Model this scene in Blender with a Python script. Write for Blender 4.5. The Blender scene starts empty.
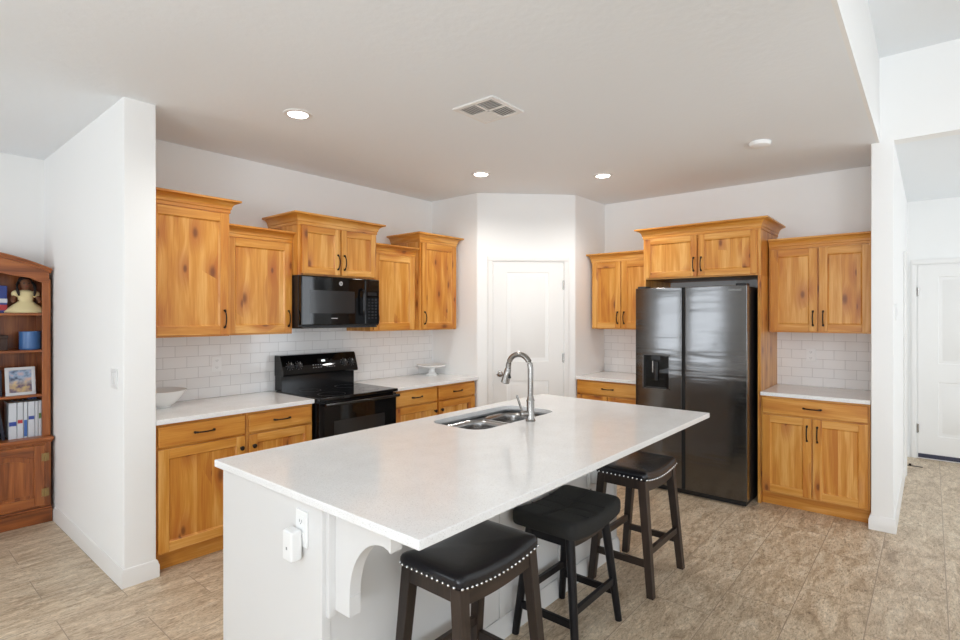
import bpy, bmesh, math, random
from mathutils import Vector, Matrix, Euler
C = bpy.context.scene.collection
SC = bpy.context.scene
PI = math.pi
random.seed(7)

# ------------------------------------------------------------------ camera
YAW = math.radians(40.23)                 # heading from +X towards +Y
cam = bpy.data.cameras.new('camera'); cam_o = bpy.data.objects.new('camera', cam); C.objects.link(cam_o)
cam_o.location = (0, 0, 1.53)
cam_o.rotation_euler = (PI/2, 0, YAW - PI/2)
cam.sensor_width = 36.0; cam.sensor_fit = 'HORIZONTAL'
cam.lens = 533.4/960*36.0
cam.shift_y = -(320-315.5)/960
cam.clip_start = 0.05
SC.camera = cam_o

# ------------------------------------------------------------------ sky, daylight, exposure
W = bpy.data.worlds.new('sky'); SC.world = W; W.use_nodes = True
nt = W.node_tree; bg = nt.nodes['Background']
bg.inputs[0].default_value = (0.86, 0.93, 1.0, 1); bg.inputs[1].default_value = 0.6

def area(name, loc, rot, sx, sy, power, col=(1, 1, 1)):
    l = bpy.data.lights.new(name, 'AREA'); l.shape = 'RECTANGLE'; l.size = sx; l.size_y = sy
    l.energy = power; l.color = col
    o = bpy.data.objects.new(name, l); C.objects.link(o); o.location = loc; o.rotation_euler = rot
    return o
DAY = (0.91, 0.98, 1.06)
# daylight through the tall windows of the great room (south and west walls)
for i, x in enumerate((-2.0, 0.6, 3.2)):
    area('daylight_south', (x, -4.55, 1.45), (PI/2+.55, 0, 0), 1.9, 2.2, 21, DAY)
for y, pw_ in ((-2.9, 54), (-0.4, 104), (4.2, 35)):
    area('daylight_west', (-3.55, y, 1.45), (PI/2+.55, 0, -PI/2), 1.7, 1.9, pw_, DAY)
area('daylight_hall', (6.3, -3.9, 1.5), (PI/2, 0, 0), 1.6, 2.0, 42, DAY)

# added fill spot standing in for a photographer's flash, bounced off the ceiling
fl_l = bpy.data.lights.new('bounce_fill', 'SPOT'); fl_l.energy = 115; fl_l.spot_size = math.radians(150); fl_l.spot_blend = 1.0; fl_l.shadow_soft_size = .12; fl_l.color = (.90, .985, 1.06)
fl_o = bpy.data.objects.new('bounce_fill', fl_l); C.objects.link(fl_o); fl_o.location = (-.85, .95, 1.7); fl_o.rotation_euler = (PI, 0, 0)

f2 = bpy.data.lights.new('side_fill', 'SPOT'); f2.energy = 48; f2.spot_size = math.radians(80); f2.spot_blend = 1.0; f2.shadow_soft_size = .5; f2.color = (.92, .98, 1.04)  # second added fill spot, out of view on the right, brightens the far wall
f2o = bpy.data.objects.new('side_fill', f2); C.objects.link(f2o); f2o.location = (1.7, -.8, 2.15)
f2o.rotation_euler = (Vector((5.4, 1.7, 2.1))-Vector((1.7, -.8, 2.15))).to_track_quat('-Z', 'Y').to_euler()

vs = SC.view_settings
vs.view_transform = 'Standard'; vs.look = 'None'; vs.gamma = 1.0; vs.use_curve_mapping = False
vs.exposure = 0.27
SC.cycles.max_bounces = 10; SC.cycles.diffuse_bounces = 6; SC.cycles.glossy_bounces = 5
SC.cycles.sample_clamp_indirect = 6.0
SC.cycles.caustics_reflective = False; SC.cycles.caustics_refractive = False

# ------------------------------------------------------------------ materials
def lin(r, g, b):
    def f(c):
        c /= 255.0
        return c/12.92 if c <= 0.04045 else ((c+0.055)/1.055)**2.4
    return (f(r), f(g), f(b), 1)

def mat(name, col, rough=0.5, metal=0.0, spec=None, coat=0.0):
    m = bpy.data.materials.new(name); m.use_nodes = True
    p = m.node_tree.nodes['Principled BSDF']
    p.inputs['Base Color'].default_value = col; p.inputs['Roughness'].default_value = rough
    p.inputs['Metallic'].default_value = metal
    if spec is not None: p.inputs['Specular IOR Level'].default_value = spec
    if coat: p.inputs['Coat Weight'].default_value = coat; p.inputs['Coat Roughness'].default_value = 0.08
    return m

def N(m, kind, **kw):
    n = m.node_tree.nodes.new(kind)
    for k, v in kw.items(): setattr(n, k, v)
    return n
def L(m, a, b): m.node_tree.links.new(a, b)
def P(m): return m.node_tree.nodes['Principled BSDF']
def ramp(m, stops):
    r = N(m, 'ShaderNodeValToRGB'); e = r.color_ramp.elements
    while len(e) < len(stops): e.new(0.5)
    for i, (p, c) in enumerate(stops): e[i].position = p; e[i].color = c
    return r
def bump(m, height, strength=0.2, dist=0.002):
    b = N(m, 'ShaderNodeBump'); b.inputs['Strength'].default_value = strength; b.inputs['Distance'].default_value = dist
    L(m, height, b.inputs['Height']); L(m, b.outputs[0], P(m).inputs['Normal']); return b
def mathn(m, op, a, b=None, c=None):
    n = N(m, 'ShaderNodeMath', operation=op)
    for i, v in enumerate((a, b, c)):
        if v is None: continue
        if isinstance(v, (int, float)): n.inputs[i].default_value = v
        else: L(m, v, n.inputs[i])
    return n.outputs[0]
def mixc(m, fac, a, b, mode='MIX'):
    n = N(m, 'ShaderNodeMix', data_type='RGBA', blend_type=mode)
    for s, v in ((0, fac), (6, a), (7, b)):
        if isinstance(v, (int, float)): n.inputs[s].default_value = v
        elif isinstance(v, tuple): n.inputs[s].default_value = v
        else: L(m, v, n.inputs[s])
    return n.outputs[2]

def paint(name, col, scale=90, strength=0.12, rough=0.6):
    m = mat(name, col, rough)
    tc = N(m, 'ShaderNodeTexCoord'); n = N(m, 'ShaderNodeTexNoise')
    n.inputs['Scale'].default_value = scale; n.inputs['Detail'].default_value = 3
    L(m, tc.outputs['Object'], n.inputs['Vector']); bump(m, n.outputs['Fac'], strength, 0.003)
    return m
M = {}
M['wall'] = paint('wall_paint', (0.88, 0.88, 0.868, 1))
M['ceiling'] = paint('ceiling_paint', (0.855, 0.885, 0.91, 1), 28, 0.5, 0.8)
M['trim'] = mat('white_trim_paint', (0.82, 0.81, 0.79, 1), 0.35)
M['island'] = mat('island_white_paint', (0.73, 0.725, 0.715, 1), 0.4)
M['plastic_white'] = mat('white_plastic', (0.85, 0.85, 0.84, 1), 0.35)
M['plastic_grey'] = mat('outlet_slot_grey', (0.25, 0.25, 0.25, 1), 0.5)
M['black_gloss'] = mat('black_gloss_enamel', (0.005, 0.005, 0.006, 1), 0.14, spec=.4)
M['black_glass'] = mat('black_glass', (0.003, 0.003, 0.0035, 1), 0.04, spec=.36)
M['oven_glass'] = mat('smoked_glass', (0.022, 0.022, 0.023, 1), 0.1, spec=.4)
M['black_plastic'] = mat('black_plastic', (0.012, 0.012, 0.013, 1), 0.35)
M['grey_print'] = mat('grey_print', (0.35, 0.35, 0.36, 1), 0.5)
M['white_print'] = mat('white_print', (0.75, 0.75, 0.75, 1), 0.5)
M['bronze'] = mat('dark_bronze', (0.025, 0.018, 0.014, 1), 0.38, 0.7)
M['nickel'] = mat('brushed_nickel', (0.32, 0.305, 0.285, 1), 0.25, 1.0)
M['chrome'] = mat('chrome', (0.75, 0.75, 0.75, 1), 0.12, 1.0)
M['brass'] = mat('aged_brass', (0.35, 0.24, 0.10, 1), 0.35, 0.9)
M['leather'] = paint('black_leather', (0.007, 0.007, 0.010, 1), 160, 0.12, 0.26)
M['fabric'] = paint('charcoal_fabric', (0.014, 0.014, 0.013, 1), 500, 0.4, 0.85)
M['black_wood'] = mat('black_wood', (0.007, 0.0065, 0.008, 1), 0.32, spec=.3)
M['porcelain'] = mat('white_porcelain', (0.84, 0.84, 0.83, 1), 0.18)
M['door_sweep'] = mat('dark_sweep_rubber', lin(58, 58, 76), .7)
M['dark_gap'] = mat('dark_gap', (0.01, 0.009, 0.008, 1), 0.8)

def display_mat():
    m = mat('clock_display', (0.1, 0.1, 0.1, 1), 0.3)
    P(m).inputs['Emission Color'].default_value = (0.9, 0.97, 1, 1); P(m).inputs['Emission Strength'].default_value = 1.2
    return m
M['display'] = display_mat()
def lens_mat():
    m = mat('led_lens', (1, 1, 1, 1), 0.4)
    P(m).inputs['Emission Color'].default_value = (1, 0.97, 0.92, 1); P(m).inputs['Emission Strength'].default_value = 14
    return m
M['lens'] = lens_mat()

def stainless(name, col, rough, along='X', strength=0.08):
    m = mat(name, col, rough, 1.0)
    tc = N(m, 'ShaderNodeTexCoord'); mp = N(m, 'ShaderNodeMapping')
    mp.inputs['Scale'].default_value = (2, 2, 260) if along == 'X' else (260, 2, 2)
    L(m, tc.outputs['Object'], mp.inputs[0])
    n = N(m, 'ShaderNodeTexNoise'); n.inputs['Scale'].default_value = 3; n.inputs['Detail'].default_value = 4
    L(m, mp.outputs[0], n.inputs['Vector'])
    r = N(m, 'ShaderNodeMapRange'); r.inputs[3].default_value = rough-0.06; r.inputs[4].default_value = rough+0.10
    L(m, n.outputs['Fac'], r.inputs[0]); L(m, r.outputs[0], P(m).inputs['Roughness'])
    return m
M['sink_steel'] = stainless('sink_steel', (0.38, 0.375, 0.37, 1), 0.24)
M['black_steel'] = stainless('black_stainless', (0.155, 0.153, 0.152, 1), 0.13)
def sheet_waves(m):          # rolled door skin: faint horizontal undulation
    tc = N(m, 'ShaderNodeTexCoord'); mp = N(m, 'ShaderNodeMapping'); mp.inputs['Scale'].default_value = (0.5, 0.5, 4.5); L(m, tc.outputs['Object'], mp.inputs[0])
    n = N(m, 'ShaderNodeTexNoise'); n.inputs['Scale'].default_value = 2.2; n.inputs['Detail'].default_value = 2; L(m, mp.outputs[0], n.inputs['Vector'])
    bump(m, n.outputs['Fac'], 0.32, 0.010)
sheet_waves(M['black_steel'])

def quartz():
    m = mat('white_quartz', (0.8, 0.8, 0.8, 1), 0.11, spec=0.38)
    tc = N(m, 'ShaderNodeTexCoord')
    n1 = N(m, 'ShaderNodeTexNoise'); n1.inputs['Scale'].default_value = 260; n1.inputs['Detail'].default_value = 2
    n2 = N(m, 'ShaderNodeTexNoise'); n2.inputs['Scale'].default_value = 9; n2.inputs['Detail'].default_value = 4
    L(m, tc.outputs['Object'], n1.inputs['Vector']); L(m, tc.outputs['Object'], n2.inputs['Vector'])
    r = ramp(m, [(0.28, (0.64, 0.63, 0.62, 1)), (0.40, (0.84, 0.84, 0.835, 1)), (0.66, (0.89, 0.89, 0.885, 1))])
    L(m, n1.outputs['Fac'], r.inputs[0])
    r2 = ramp(m, [(0.3, (0.95, 0.945, 0.94, 1)), (0.7, (1, 1, 1, 1))]); L(m, n2.outputs['Fac'], r2.inputs[0])
    L(m, mixc(m, 1.0, r.outputs[0], r2.outputs[0], 'MULTIPLY'), P(m).inputs['Base Color'])
    return m
M['quartz'] = quartz()

def subway(name, swap):
    m = mat(name, (0.8, 0.8, 0.8, 1), 0.12)
    tc = N(m, 'ShaderNodeTexCoord'); sp = N(m, 'ShaderNodeSeparateXYZ'); L(m, tc.outputs['Object'], sp.inputs[0])
    cb = N(m, 'ShaderNodeCombineXYZ'); L(m, sp.outputs[1 if swap else 0], cb.inputs[0])
    L(m, mathn(m, 'SUBTRACT', sp.outputs[2], 0.914), cb.inputs[1])
    b = N(m, 'ShaderNodeTexBrick'); b.offset = 0.5
    b.inputs['Scale'].default_value = 1.0; b.inputs['Brick Width'].default_value = 0.158; b.inputs['Row Height'].default_value = 0.0793
    b.inputs['Mortar Size'].default_value = 0.0016; b.inputs['Mortar Smooth'].default_value = 0.2
    b.inputs['Color1'].default_value = (0.87, 0.865, 0.855, 1); b.inputs['Color2'].default_value = (0.83, 0.825, 0.815, 1)
    b.inputs['Mortar'].default_value = (0.58, 0.57, 0.56, 1)
    L(m, cb.outputs[0], b.inputs['Vector']); L(m, b.outputs['Color'], P(m).inputs['Base Color'])
    bump(m, mathn(m, 'SUBTRACT', 1.0, b.outputs['Fac']), 0.5, 0.002)
    return m
M['tile_x'] = subway('subway_tile_left', False)
M['tile_y'] = subway('subway_tile_back', True)

def floor_tile():
    m = mat('stone_look_floor_tile', (0.4, 0.35, 0.3, 1), 0.42)
    tc = N(m, 'ShaderNodeTexCoord'); mp = N(m, 'ShaderNodeMapping'); mp.inputs['Location'].default_value = (0.26, 0.065, 0)
    L(m, tc.outputs['Object'], mp.inputs[0])
    b = N(m, 'ShaderNodeTexBrick'); b.offset = 0.5
    b.inputs['Scale'].default_value = 1; b.inputs['Brick Width'].default_value = 0.62; b.inputs['Row Height'].default_value = 0.31
    b.inputs['Mortar Size'].default_value = 0.0022; b.inputs['Mortar Smooth'].default_value = 0.3
    b.inputs['Color1'].default_value = (0.25, 0.25, 0.25, 1); b.inputs['Color2'].default_value = (0.75, 0.75, 0.75, 1); b.inputs['Mortar'].default_value = (0.5, 0.5, 0.5, 1)
    L(m, mp.outputs[0], b.inputs['Vector'])
    # per-tile offset so the stone figure breaks at the joints
    off = N(m, 'ShaderNodeVectorMath', operation='MULTIPLY_ADD'); L(m, b.outputs['Color'], off.inputs[0])
    off.inputs[1].default_value = (9, 5, 3); L(m, tc.outputs['Object'], off.inputs[2])
    st = N(m, 'ShaderNodeMapping'); st.inputs['Rotation'].default_value = (0, 0, math.radians(20)); st.inputs['Scale'].default_value = (0.75, 2.3, 1)
    L(m, off.outputs[0], st.inputs[0])
    n1 = N(m, 'ShaderNodeTexNoise'); n1.inputs['Scale'].default_value = 5.5; n1.inputs['Detail'].default_value = 9; n1.inputs['Roughness'].default_value = 0.66; n1.inputs['Distortion'].default_value = 0.9
    n2 = N(m, 'ShaderNodeTexNoise'); n2.inputs['Scale'].default_value = 34; n2.inputs['Detail'].default_value = 6; n2.inputs['Roughness'].default_value = 0.7; n2.inputs['Distortion'].default_value = 1.4
    L(m, st.outputs[0], n1.inputs['Vector']); L(m, st.outputs[0], n2.inputs['Vector'])
    r1 = ramp(m, [(0.32, lin(164, 143, 118)), (0.47, lin(194, 174, 149)), (0.58, lin(209, 192, 168)), (0.72, lin(224, 211, 192))])
    L(m, n1.outputs['Fac'], r1.inputs[0])
    r2 = ramp(m, [(0.34, (0.40, 0.37, 0.34, 1)), (0.46, (0.86, 0.84, 0.81, 1)), (0.54, (1.0, .99, .97, 1)), (0.64, (1.25, 1.25, 1.25, 1))])
    L(m, n2.outputs['Fac'], r2.inputs[0])
    col = mixc(m, 0.9, r1.outputs[0], r2.outputs[0], 'MULTIPLY')
    col = mixc(m, b.outputs['Fac'], col, lin(150, 132, 113))
    L(m, col, P(m).inputs['Base Color'])
    h = mathn(m, 'ADD', mathn(m, 'MULTIPLY', n2.outputs['Fac'], 0.4), mathn(m, 'SUBTRACT', 1.0, b.outputs['Fac']))
    bump(m, h, 0.25, 0.002)
    return m
M['floor'] = floor_tile()

def wood(name, vertical, tones, knots=True, rough=0.36, boards=0.0, grain=1.0, knot_amount=0.5, mask=0.0):
    """Knotty timber: grain runs along Z (vertical) or along the local X."""
    m = mat(name, (0.5, 0.3, 0.1, 1), rough)
    tc = N(m, 'ShaderNodeTexCoord'); oi = N(m, 'ShaderNodeObjectInfo')
    sp = N(m, 'ShaderNodeSeparateXYZ'); L(m, tc.outputs['Object'], sp.inputs[0])
    x = mathn(m, 'ADD', sp.outputs[0], sp.outputs[1]); z = sp.outputs[2]
    rnd = mathn(m, 'MULTIPLY', oi.outputs['Random'], 41.0)
    u, v = (x, z) if vertical else (z, x)                          # u across the grain, v along it
    u = mathn(m, 'ADD', u, rnd); v = mathn(m, 'ADD', v, mathn(m, 'MULTIPLY', rnd, 0.37))
    if boards:
        bid = mathn(m, 'FLOOR', mathn(m, 'DIVIDE', u, boards))
        wn = N(m, 'ShaderNodeTexWhiteNoise', noise_dimensions='1D'); L(m, bid, wn.inputs['W'])
        v = mathn(m, 'ADD', v, mathn(m, 'MULTIPLY', wn.outputs['Value'], 7.0))
    # knots
    cb = N(m, 'ShaderNodeCombineXYZ'); L(m, mathn(m, 'MULTIPLY', u, 5.6), cb.inputs[0]); L(m, mathn(m, 'MULTIPLY', v, 2.6), cb.inputs[1])
    vo = N(m, 'ShaderNodeTexVoronoi', voronoi_dimensions='2D', feature='F1'); vo.inputs['Scale'].default_value = 1.0
    L(m, cb.outputs[0], vo.inputs['Vector'])
    cs = N(m, 'ShaderNodeSeparateColor'); L(m, vo.outputs['Color'], cs.inputs[0])
    has = mathn(m, 'LESS_THAN', cs.outputs[0], knot_amount)
    near = N(m, 'ShaderNodeMapRange', interpolation_type='SMOOTHSTEP'); near.inputs[1].default_value = 0.0; near.inputs[2].default_value = 0.46; near.inputs[3].default_value = 1; near.inputs[4].default_value = 0
    L(m, vo.outputs['Distance'], near.inputs[0])
    nk = mathn(m, 'MULTIPLY', near.outputs[0], has)
    core = N(m, 'ShaderNodeMapRange', interpolation_type='SMOOTHSTEP'); core.inputs[1].default_value = 0.03; core.inputs[3].default_value = 1; core.inputs[4].default_value = 0
    L(m, mathn(m, 'MULTIPLY_ADD', cs.outputs[1], 0.10, 0.07), core.inputs[2]); L(m, vo.outputs['Distance'], core.inputs[0])
    ck = mathn(m, 'MULTIPLY', core.outputs[0], has)
    uu = mathn(m, 'ADD', u, mathn(m, 'MULTIPLY', nk, 0.024)) if knots else u
    # growth figure
    c1 = N(m, 'ShaderNodeCombineXYZ'); L(m, mathn(m, 'MULTIPLY', uu, 16.0), c1.inputs[0]); L(m, mathn(m, 'MULTIPLY', v, 1.3), c1.inputs[1])
    n1 = N(m, 'ShaderNodeTexNoise'); n1.inputs['Scale'].default_value = 1; n1.inputs['Detail'].default_value = 5; n1.inputs['Distortion'].default_value = 0.8
    L(m, c1.outputs[0], n1.inputs['Vector'])
    c2 = N(m, 'ShaderNodeCombineXYZ'); L(m, mathn(m, 'MULTIPLY', uu, 190.0), c2.inputs[0]); L(m, mathn(m, 'MULTIPLY', v, 5.0), c2.inputs[1])
    n2 = N(m, 'ShaderNodeTexNoise'); n2.inputs['Scale'].default_value = 1; n2.inputs['Detail'].default_value = 2
    L(m, c2.outputs[0], n2.inputs['Vector'])
    f = mathn(m, 'ADD', n1.outputs['Fac'], mathn(m, 'MULTIPLY', mathn(m, 'SUBTRACT', n2.outputs['Fac'], 0.5), 0.35*grain))
    if boards: f = mathn(m, 'ADD', f, mathn(m, 'MULTIPLY', mathn(m, 'SUBTRACT', wn.outputs['Value'], 0.5), 0.17))
    f = mathn(m, 'ADD', f, mathn(m, 'MULTIPLY', mathn(m, 'SUBTRACT', oi.outputs['Random'], 0.5), 0.12))
    r = ramp(m, [(0.30, tones[0]), (0.50, tones[1]), (0.70, tones[2])]); L(m, f, r.inputs[0])
    col = r.outputs[0]
    if knots:
        col = mixc(m, mathn(m, 'MULTIPLY', nk, 0.68), col, tones[3])
        col = mixc(m, mathn(m, 'MULTIPLY', ck, 0.66), col, tones[4])
    L(m, col, P(m).inputs['Base Color'])
    bump(m, n2.outputs['Fac'], 0.08, 0.001)
    return m
ALDER = (lin(187, 115, 40), lin(205, 141, 57), lin(223, 168, 94), lin(166, 88, 36), lin(84, 40, 18))
M['wood_v'] = wood('knotty_alder_vertical', True, ALDER, boards=0.093)
M['wood_h'] = wood('knotty_alder_horizontal', False, ALDER, knot_amount=0.25)
OAK = (lin(112, 58, 26), lin(150, 84, 40), lin(176, 106, 54), lin(100, 52, 24), lin(60, 30, 14))
M['oak_v'] = wood('stained_oak_vertical', True, OAK, knots=False, rough=0.3, boards=0.085)
M['oak_h'] = wood('stained_oak_horizontal', False, OAK, knots=False, rough=0.3)
WALNUT = (lin(30, 22, 18), lin(44, 33, 26), lin(58, 44, 35), lin(44, 30, 22), lin(30, 20, 15))
M['walnut_v'] = wood('dark_walnut_vertical', True, WALNUT, knots=False, rough=0.42)
M['walnut_h'] = wood('dark_walnut_horizontal', False, WALNUT, knots=False, rough=0.42)

# ------------------------------------------------------------------ mesh builder
class MB:
    def __init__(s): s.v = []; s.f = []; s.mi = []
    def add(s, vs, fs, mi=0):
        b = len(s.v); s.v += [tuple(p) for p in vs]
        for f in fs: s.f.append([b+i for i in f]); s.mi.append(mi)
        return s
    def box(s, x0, x1, y0, y1, z0, z1, mi=0):
        return s.add([(x0,y0,z0),(x1,y0,z0),(x1,y1,z0),(x0,y1,z0),(x0,y0,z1),(x1,y0,z1),(x1,y1,z1),(x0,y1,z1)],
                     [(0,3,2,1),(4,5,6,7),(0,1,5,4),(1,2,6,5),(2,3,7,6),(3,0,4,7)], mi)
    def hexa(s, p, mi=0):          # bottom four then top four
        return s.add(p, [(0,3,2,1),(4,5,6,7),(0,1,5,4),(1,2,6,5),(2,3,7,6),(3,0,4,7)], mi)
    def prism(s, poly, axis, a, b, mi=0):
        n = len(poly)
        def pt(p, t): return {'x': (t, p[0], p[1]), 'y': (p[0], t, p[1]), 'z': (p[0], p[1], t)}[axis]
        vs = [pt(p, a) for p in poly] + [pt(p, b) for p in poly]
        fs = [tuple(range(n))[::-1], tuple(range(n, 2*n))] + [(i, (i+1) % n, n+(i+1) % n, n+i) for i in range(n)]
        return s.add(vs, fs, mi)
    def ring(s, c, d, r, n, up=None):
        d = Vector(d).normalized(); a = Vector(up) if up else (Vector((0,0,1)) if abs(d.z) < 0.9 else Vector((1,0,0)))
        e1 = d.cross(a).normalized(); e2 = d.cross(e1).normalized()
        return [Vector(c)+e1*(r*math.cos(2*PI*i/n))+e2*(r*math.sin(2*PI*i/n)) for i in range(n)]
    def tube(s, pts, r, n=12, mi=0, up=None):
        pts = [Vector(p) for p in pts]; rs = r if isinstance(r, (list, tuple)) else [r]*len(pts); vs = []
        for i, p in enumerate(pts):
            d = (pts[min(i+1, len(pts)-1)]-pts[max(i-1, 0)]); vs += s.ring(p, d, rs[i], n, up)
        fs = [tuple(range(n))[::-1], tuple(range((len(pts)-1)*n, len(pts)*n))]
        for k in range(len(pts)-1):
            for i in range(n): fs.append((k*n+i, k*n+(i+1) % n, (k+1)*n+(i+1) % n, (k+1)*n+i))
        return s.add(vs, fs, mi)
    def cyl(s, a, b, r, n=20, mi=0): return s.tube([a, b], r, n, mi)
    def lathe(s, prof, c=(0,0,0), n=36, mi=0):   # prof: (radius, z), closed on the axis ends
        vs = []; fs = []
        for r, z in prof:
            for i in range(n): vs.append((c[0]+max(r, 1e-4)*math.cos(2*PI*i/n), c[1]+max(r, 1e-4)*math.sin(2*PI*i/n), c[2]+z))
        for k in range(len(prof)-1):
            for i in range(n): fs.append((k*n+i, k*n+(i+1) % n, (k+1)*n+(i+1) % n, (k+1)*n+i))
        fs.append(tuple(range(n))[::-1]); fs.append(tuple(range((len(prof)-1)*n, len(prof)*n)))
        return s.add(vs, fs, mi)
    def ball(s, c, r, n=12, m=8, sc=(1,1,1), mi=0):
        vs = []; fs = []
        for k in range(m+1):
            t = PI*k/m
            for i in range(n):
                a = 2*PI*i/n; q = max(math.sin(t), 1e-3)
                vs.append((c[0]+r*sc[0]*q*math.cos(a), c[1]+r*sc[1]*q*math.sin(a), c[2]-r*sc[2]*math.cos(t)))
        for k in range(m):
            for i in range(n): fs.append((k*n+i, k*n+(i+1) % n, (k+1)*n+(i+1) % n, (k+1)*n+i))
        return s.add(vs, fs, mi)
    def sweep(s, path, prof, mi=0):
        """Mitred moulding: path in plan (outside on the right of travel), prof = closed list of (out, z)."""
        n = len(prof); vs = []
        P2 = [Vector(p) for p in path]
        for i, p in enumerate(P2):
            ns = []
            if i > 0: d = (p-P2[i-1]).normalized(); ns.append(Vector((d.y, -d.x)))
            if i < len(P2)-1: d = (P2[i+1]-p).normalized(); ns.append(Vector((d.y, -d.x)))
            b = ns[0] if len(ns) == 1 else (ns[0]+ns[1])/(1+ns[0].dot(ns[1]))
            for o, z in prof: vs.append((p.x+b.x*o, p.y+b.y*o, z))
        fs = [tuple(range(n)), tuple(range((len(P2)-1)*n, len(P2)*n))[::-1]]
        for k in range(len(P2)-1):
            for i in range(n): fs.append((k*n+i, (k+1)*n+i, (k+1)*n+(i+1) % n, k*n+(i+1) % n))
        return s.add(vs, fs, mi)
    def xf(s, mtx, start=0):
        for i in range(start, len(s.v)): s.v[i] = tuple(mtx @ Vector(s.v[i]))
        return s
    def build(s, name, mats, parent=None, bevel=0.0, seg=2, angle=35, loc=None, rot=None):
        me = bpy.data.meshes.new(name); me.from_pydata(s.v, [], s.f)
        for q in (mats if isinstance(mats, (list, tuple)) else [mats]): me.materials.append(q)
        for i, p in enumerate(me.polygons): p.material_index = s.mi[i]; p.use_smooth = True
        bm = bmesh.new(); bm.from_mesh(me); bmesh.ops.recalc_face_normals(bm, faces=bm.faces); bm.to_mesh(me); bm.free()
        me.set_sharp_from_angle(angle=math.radians(angle))
        o = bpy.data.objects.new(name, me); C.objects.link(o)
        if parent: o.parent = parent
        if loc: o.location = loc
        if rot: o.rotation_euler = rot
        if bevel:
            b = o.modifiers.new('edge', 'BEVEL'); b.width = bevel; b.segments = seg; b.limit_method = 'ANGLE'; b.angle_limit = math.radians(40)
            b.harden_normals = True
        return o

def tag(o, label, cat, group=None):
    o['label'] = label; o['category'] = cat
    if group: o['group'] = group
    return o
def thing(name, label, cat, loc=(0,0,0), rz=0.0, group=None):
    o = bpy.data.objects.new(name, None); C.objects.link(o); o.empty_display_size = 0.1
    o.location = loc; o.rotation_euler = (0, 0, rz)
    return tag(o, label, cat, group)
def struct(o): o['kind'] = 'structure'; return o
def text_mesh(name, txt, size, m, parent, loc, rot, extrude=0.0006):
    cu = bpy.data.curves.new(name, 'FONT'); cu.body = txt; cu.size = size; cu.extrude = extrude; cu.align_x = 'CENTER'; cu.align_y = 'CENTER'
    t = bpy.data.objects.new(name, cu); C.objects.link(t)
    me = bpy.data.meshes.new_from_object(t.evaluated_get(bpy.context.evaluated_depsgraph_get()))
    bpy.data.objects.remove(t); bpy.data.curves.remove(cu)
    me.materials.clear(); me.materials.append(m); me.name = name
    o = bpy.data.objects.new(name, me); C.objects.link(o); o.parent = parent; o.location = loc; o.rotation_euler = rot
    return o

# ------------------------------------------------------------------ setting
ZC = 2.76; ZH = 3.36
XL, XR = 1.16, 4.07          # left kitchen wall runs between these
YN = 4.13                    # left kitchen wall (range side)
XE = 5.42                    # fridge wall
YP = 2.77                    # short pantry return
DL = (4.07, 3.48); DR = (4.78, 2.77)   # pantry diagonal ends
YD = 5.36                    # wall behind the bookcase
WX, SY, HX = -3.6, -4.6, 7.42

fl = struct(MB().box(WX-.1, HX+.1, SY-.1, YD+.1, -0.1, 0).build('floor', M['floor']))
struct(MB().prism([(WX, .3), (4.74, .3), (4.74, .2), (HX+.1, .2), (HX+.1, .33), (XE, .33), (XE+.1, YD+.1), (WX, YD+.1)], 'z', ZC, ZC+.12).build('ceiling', M['ceiling']))
struct(MB().box(WX, 4.865, SY, .281, ZH, ZH+.1).build('ceiling', M['ceiling']))
struct(MB().box(4.865, HX+.1, SY, .2, ZC, ZC+.1).build('ceiling', M['ceiling']))
struct(MB().box(WX, 4.865, .281, .30, ZC, ZH+.1).build('wall_soffit', M['wall']))
struct(MB().box(4.735, 4.865, SY, .281, ZC, ZH+.1).build('wall_header', M['wall']))
# kitchen walls
wl = struct(MB().box(XL, XR+.1, YN, YN+.12, 0, ZC).build('wall_left', M['wall']))
MB().box(XL+.001, XR, YN-.009, YN, .914, 1.42).build('tile_backsplash', M['tile_x'], wl)
wb = struct(MB().box(XE, XE+.12, .33, YP+.1, 0, ZC).build('wall_back', M['wall']))
MB().box(XE-.009, XE, .33, YP, .914, 1.42).build('tile_backsplash', M['tile_y'], wb)
# pantry: one folded wall with rounded outer corners
def rounded(path, r=0.022):
    out = [path[0]]
    for a, b, c in zip(path, path[1:], path[2:]):
        a, b, c = Vector(a), Vector(b), Vector(c)
        p, q = b+(a-b).normalized()*r*.6, b+(c-b).normalized()*r*.6
        for t in (0, .25, .5, .75, 1): out.append(tuple((1-t)**2*p+2*t*(1-t)*b+t*t*q))
    return out+[path[-1]]
pw = rounded([(XR, YN), DL, DR, (XE, YP)])
struct(MB().prism(pw+[(XE, YP+.25), (5.0, YP+.25), (4.32, 3.62), (4.32, YN)], 'z', 0, ZC).build('wall_pantry', M['wall']))
sw = rounded([(.995, YD), (.995, 3.465), (XL, 3.465), (XL, YN+.12)], .012)
struct(MB().prism(sw+[(XL, YD)], 'z', 0, ZC).build('wall_stub', M['wall']))
po = rounded([(XE+.12, .33), (4.735, .33), (4.735, .2), (HX, .2)], .012)
struct(MB().prism(po+[(HX, .33)], 'z', 0, ZC).build('wall_right', M['wall']))
struct(MB().box(WX-.1, .995, YD, YD+.12, 0, ZC).build('wall_dining', M['wall']))
struct(MB().box(HX, HX+.12, SY, .2, 0, ZC).build('wall_hall', M['wall']))
struct(MB().box(4.735, 4.865, SY, -1.5, 0, ZC).build('wall_great_room', M['wall']))
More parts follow.
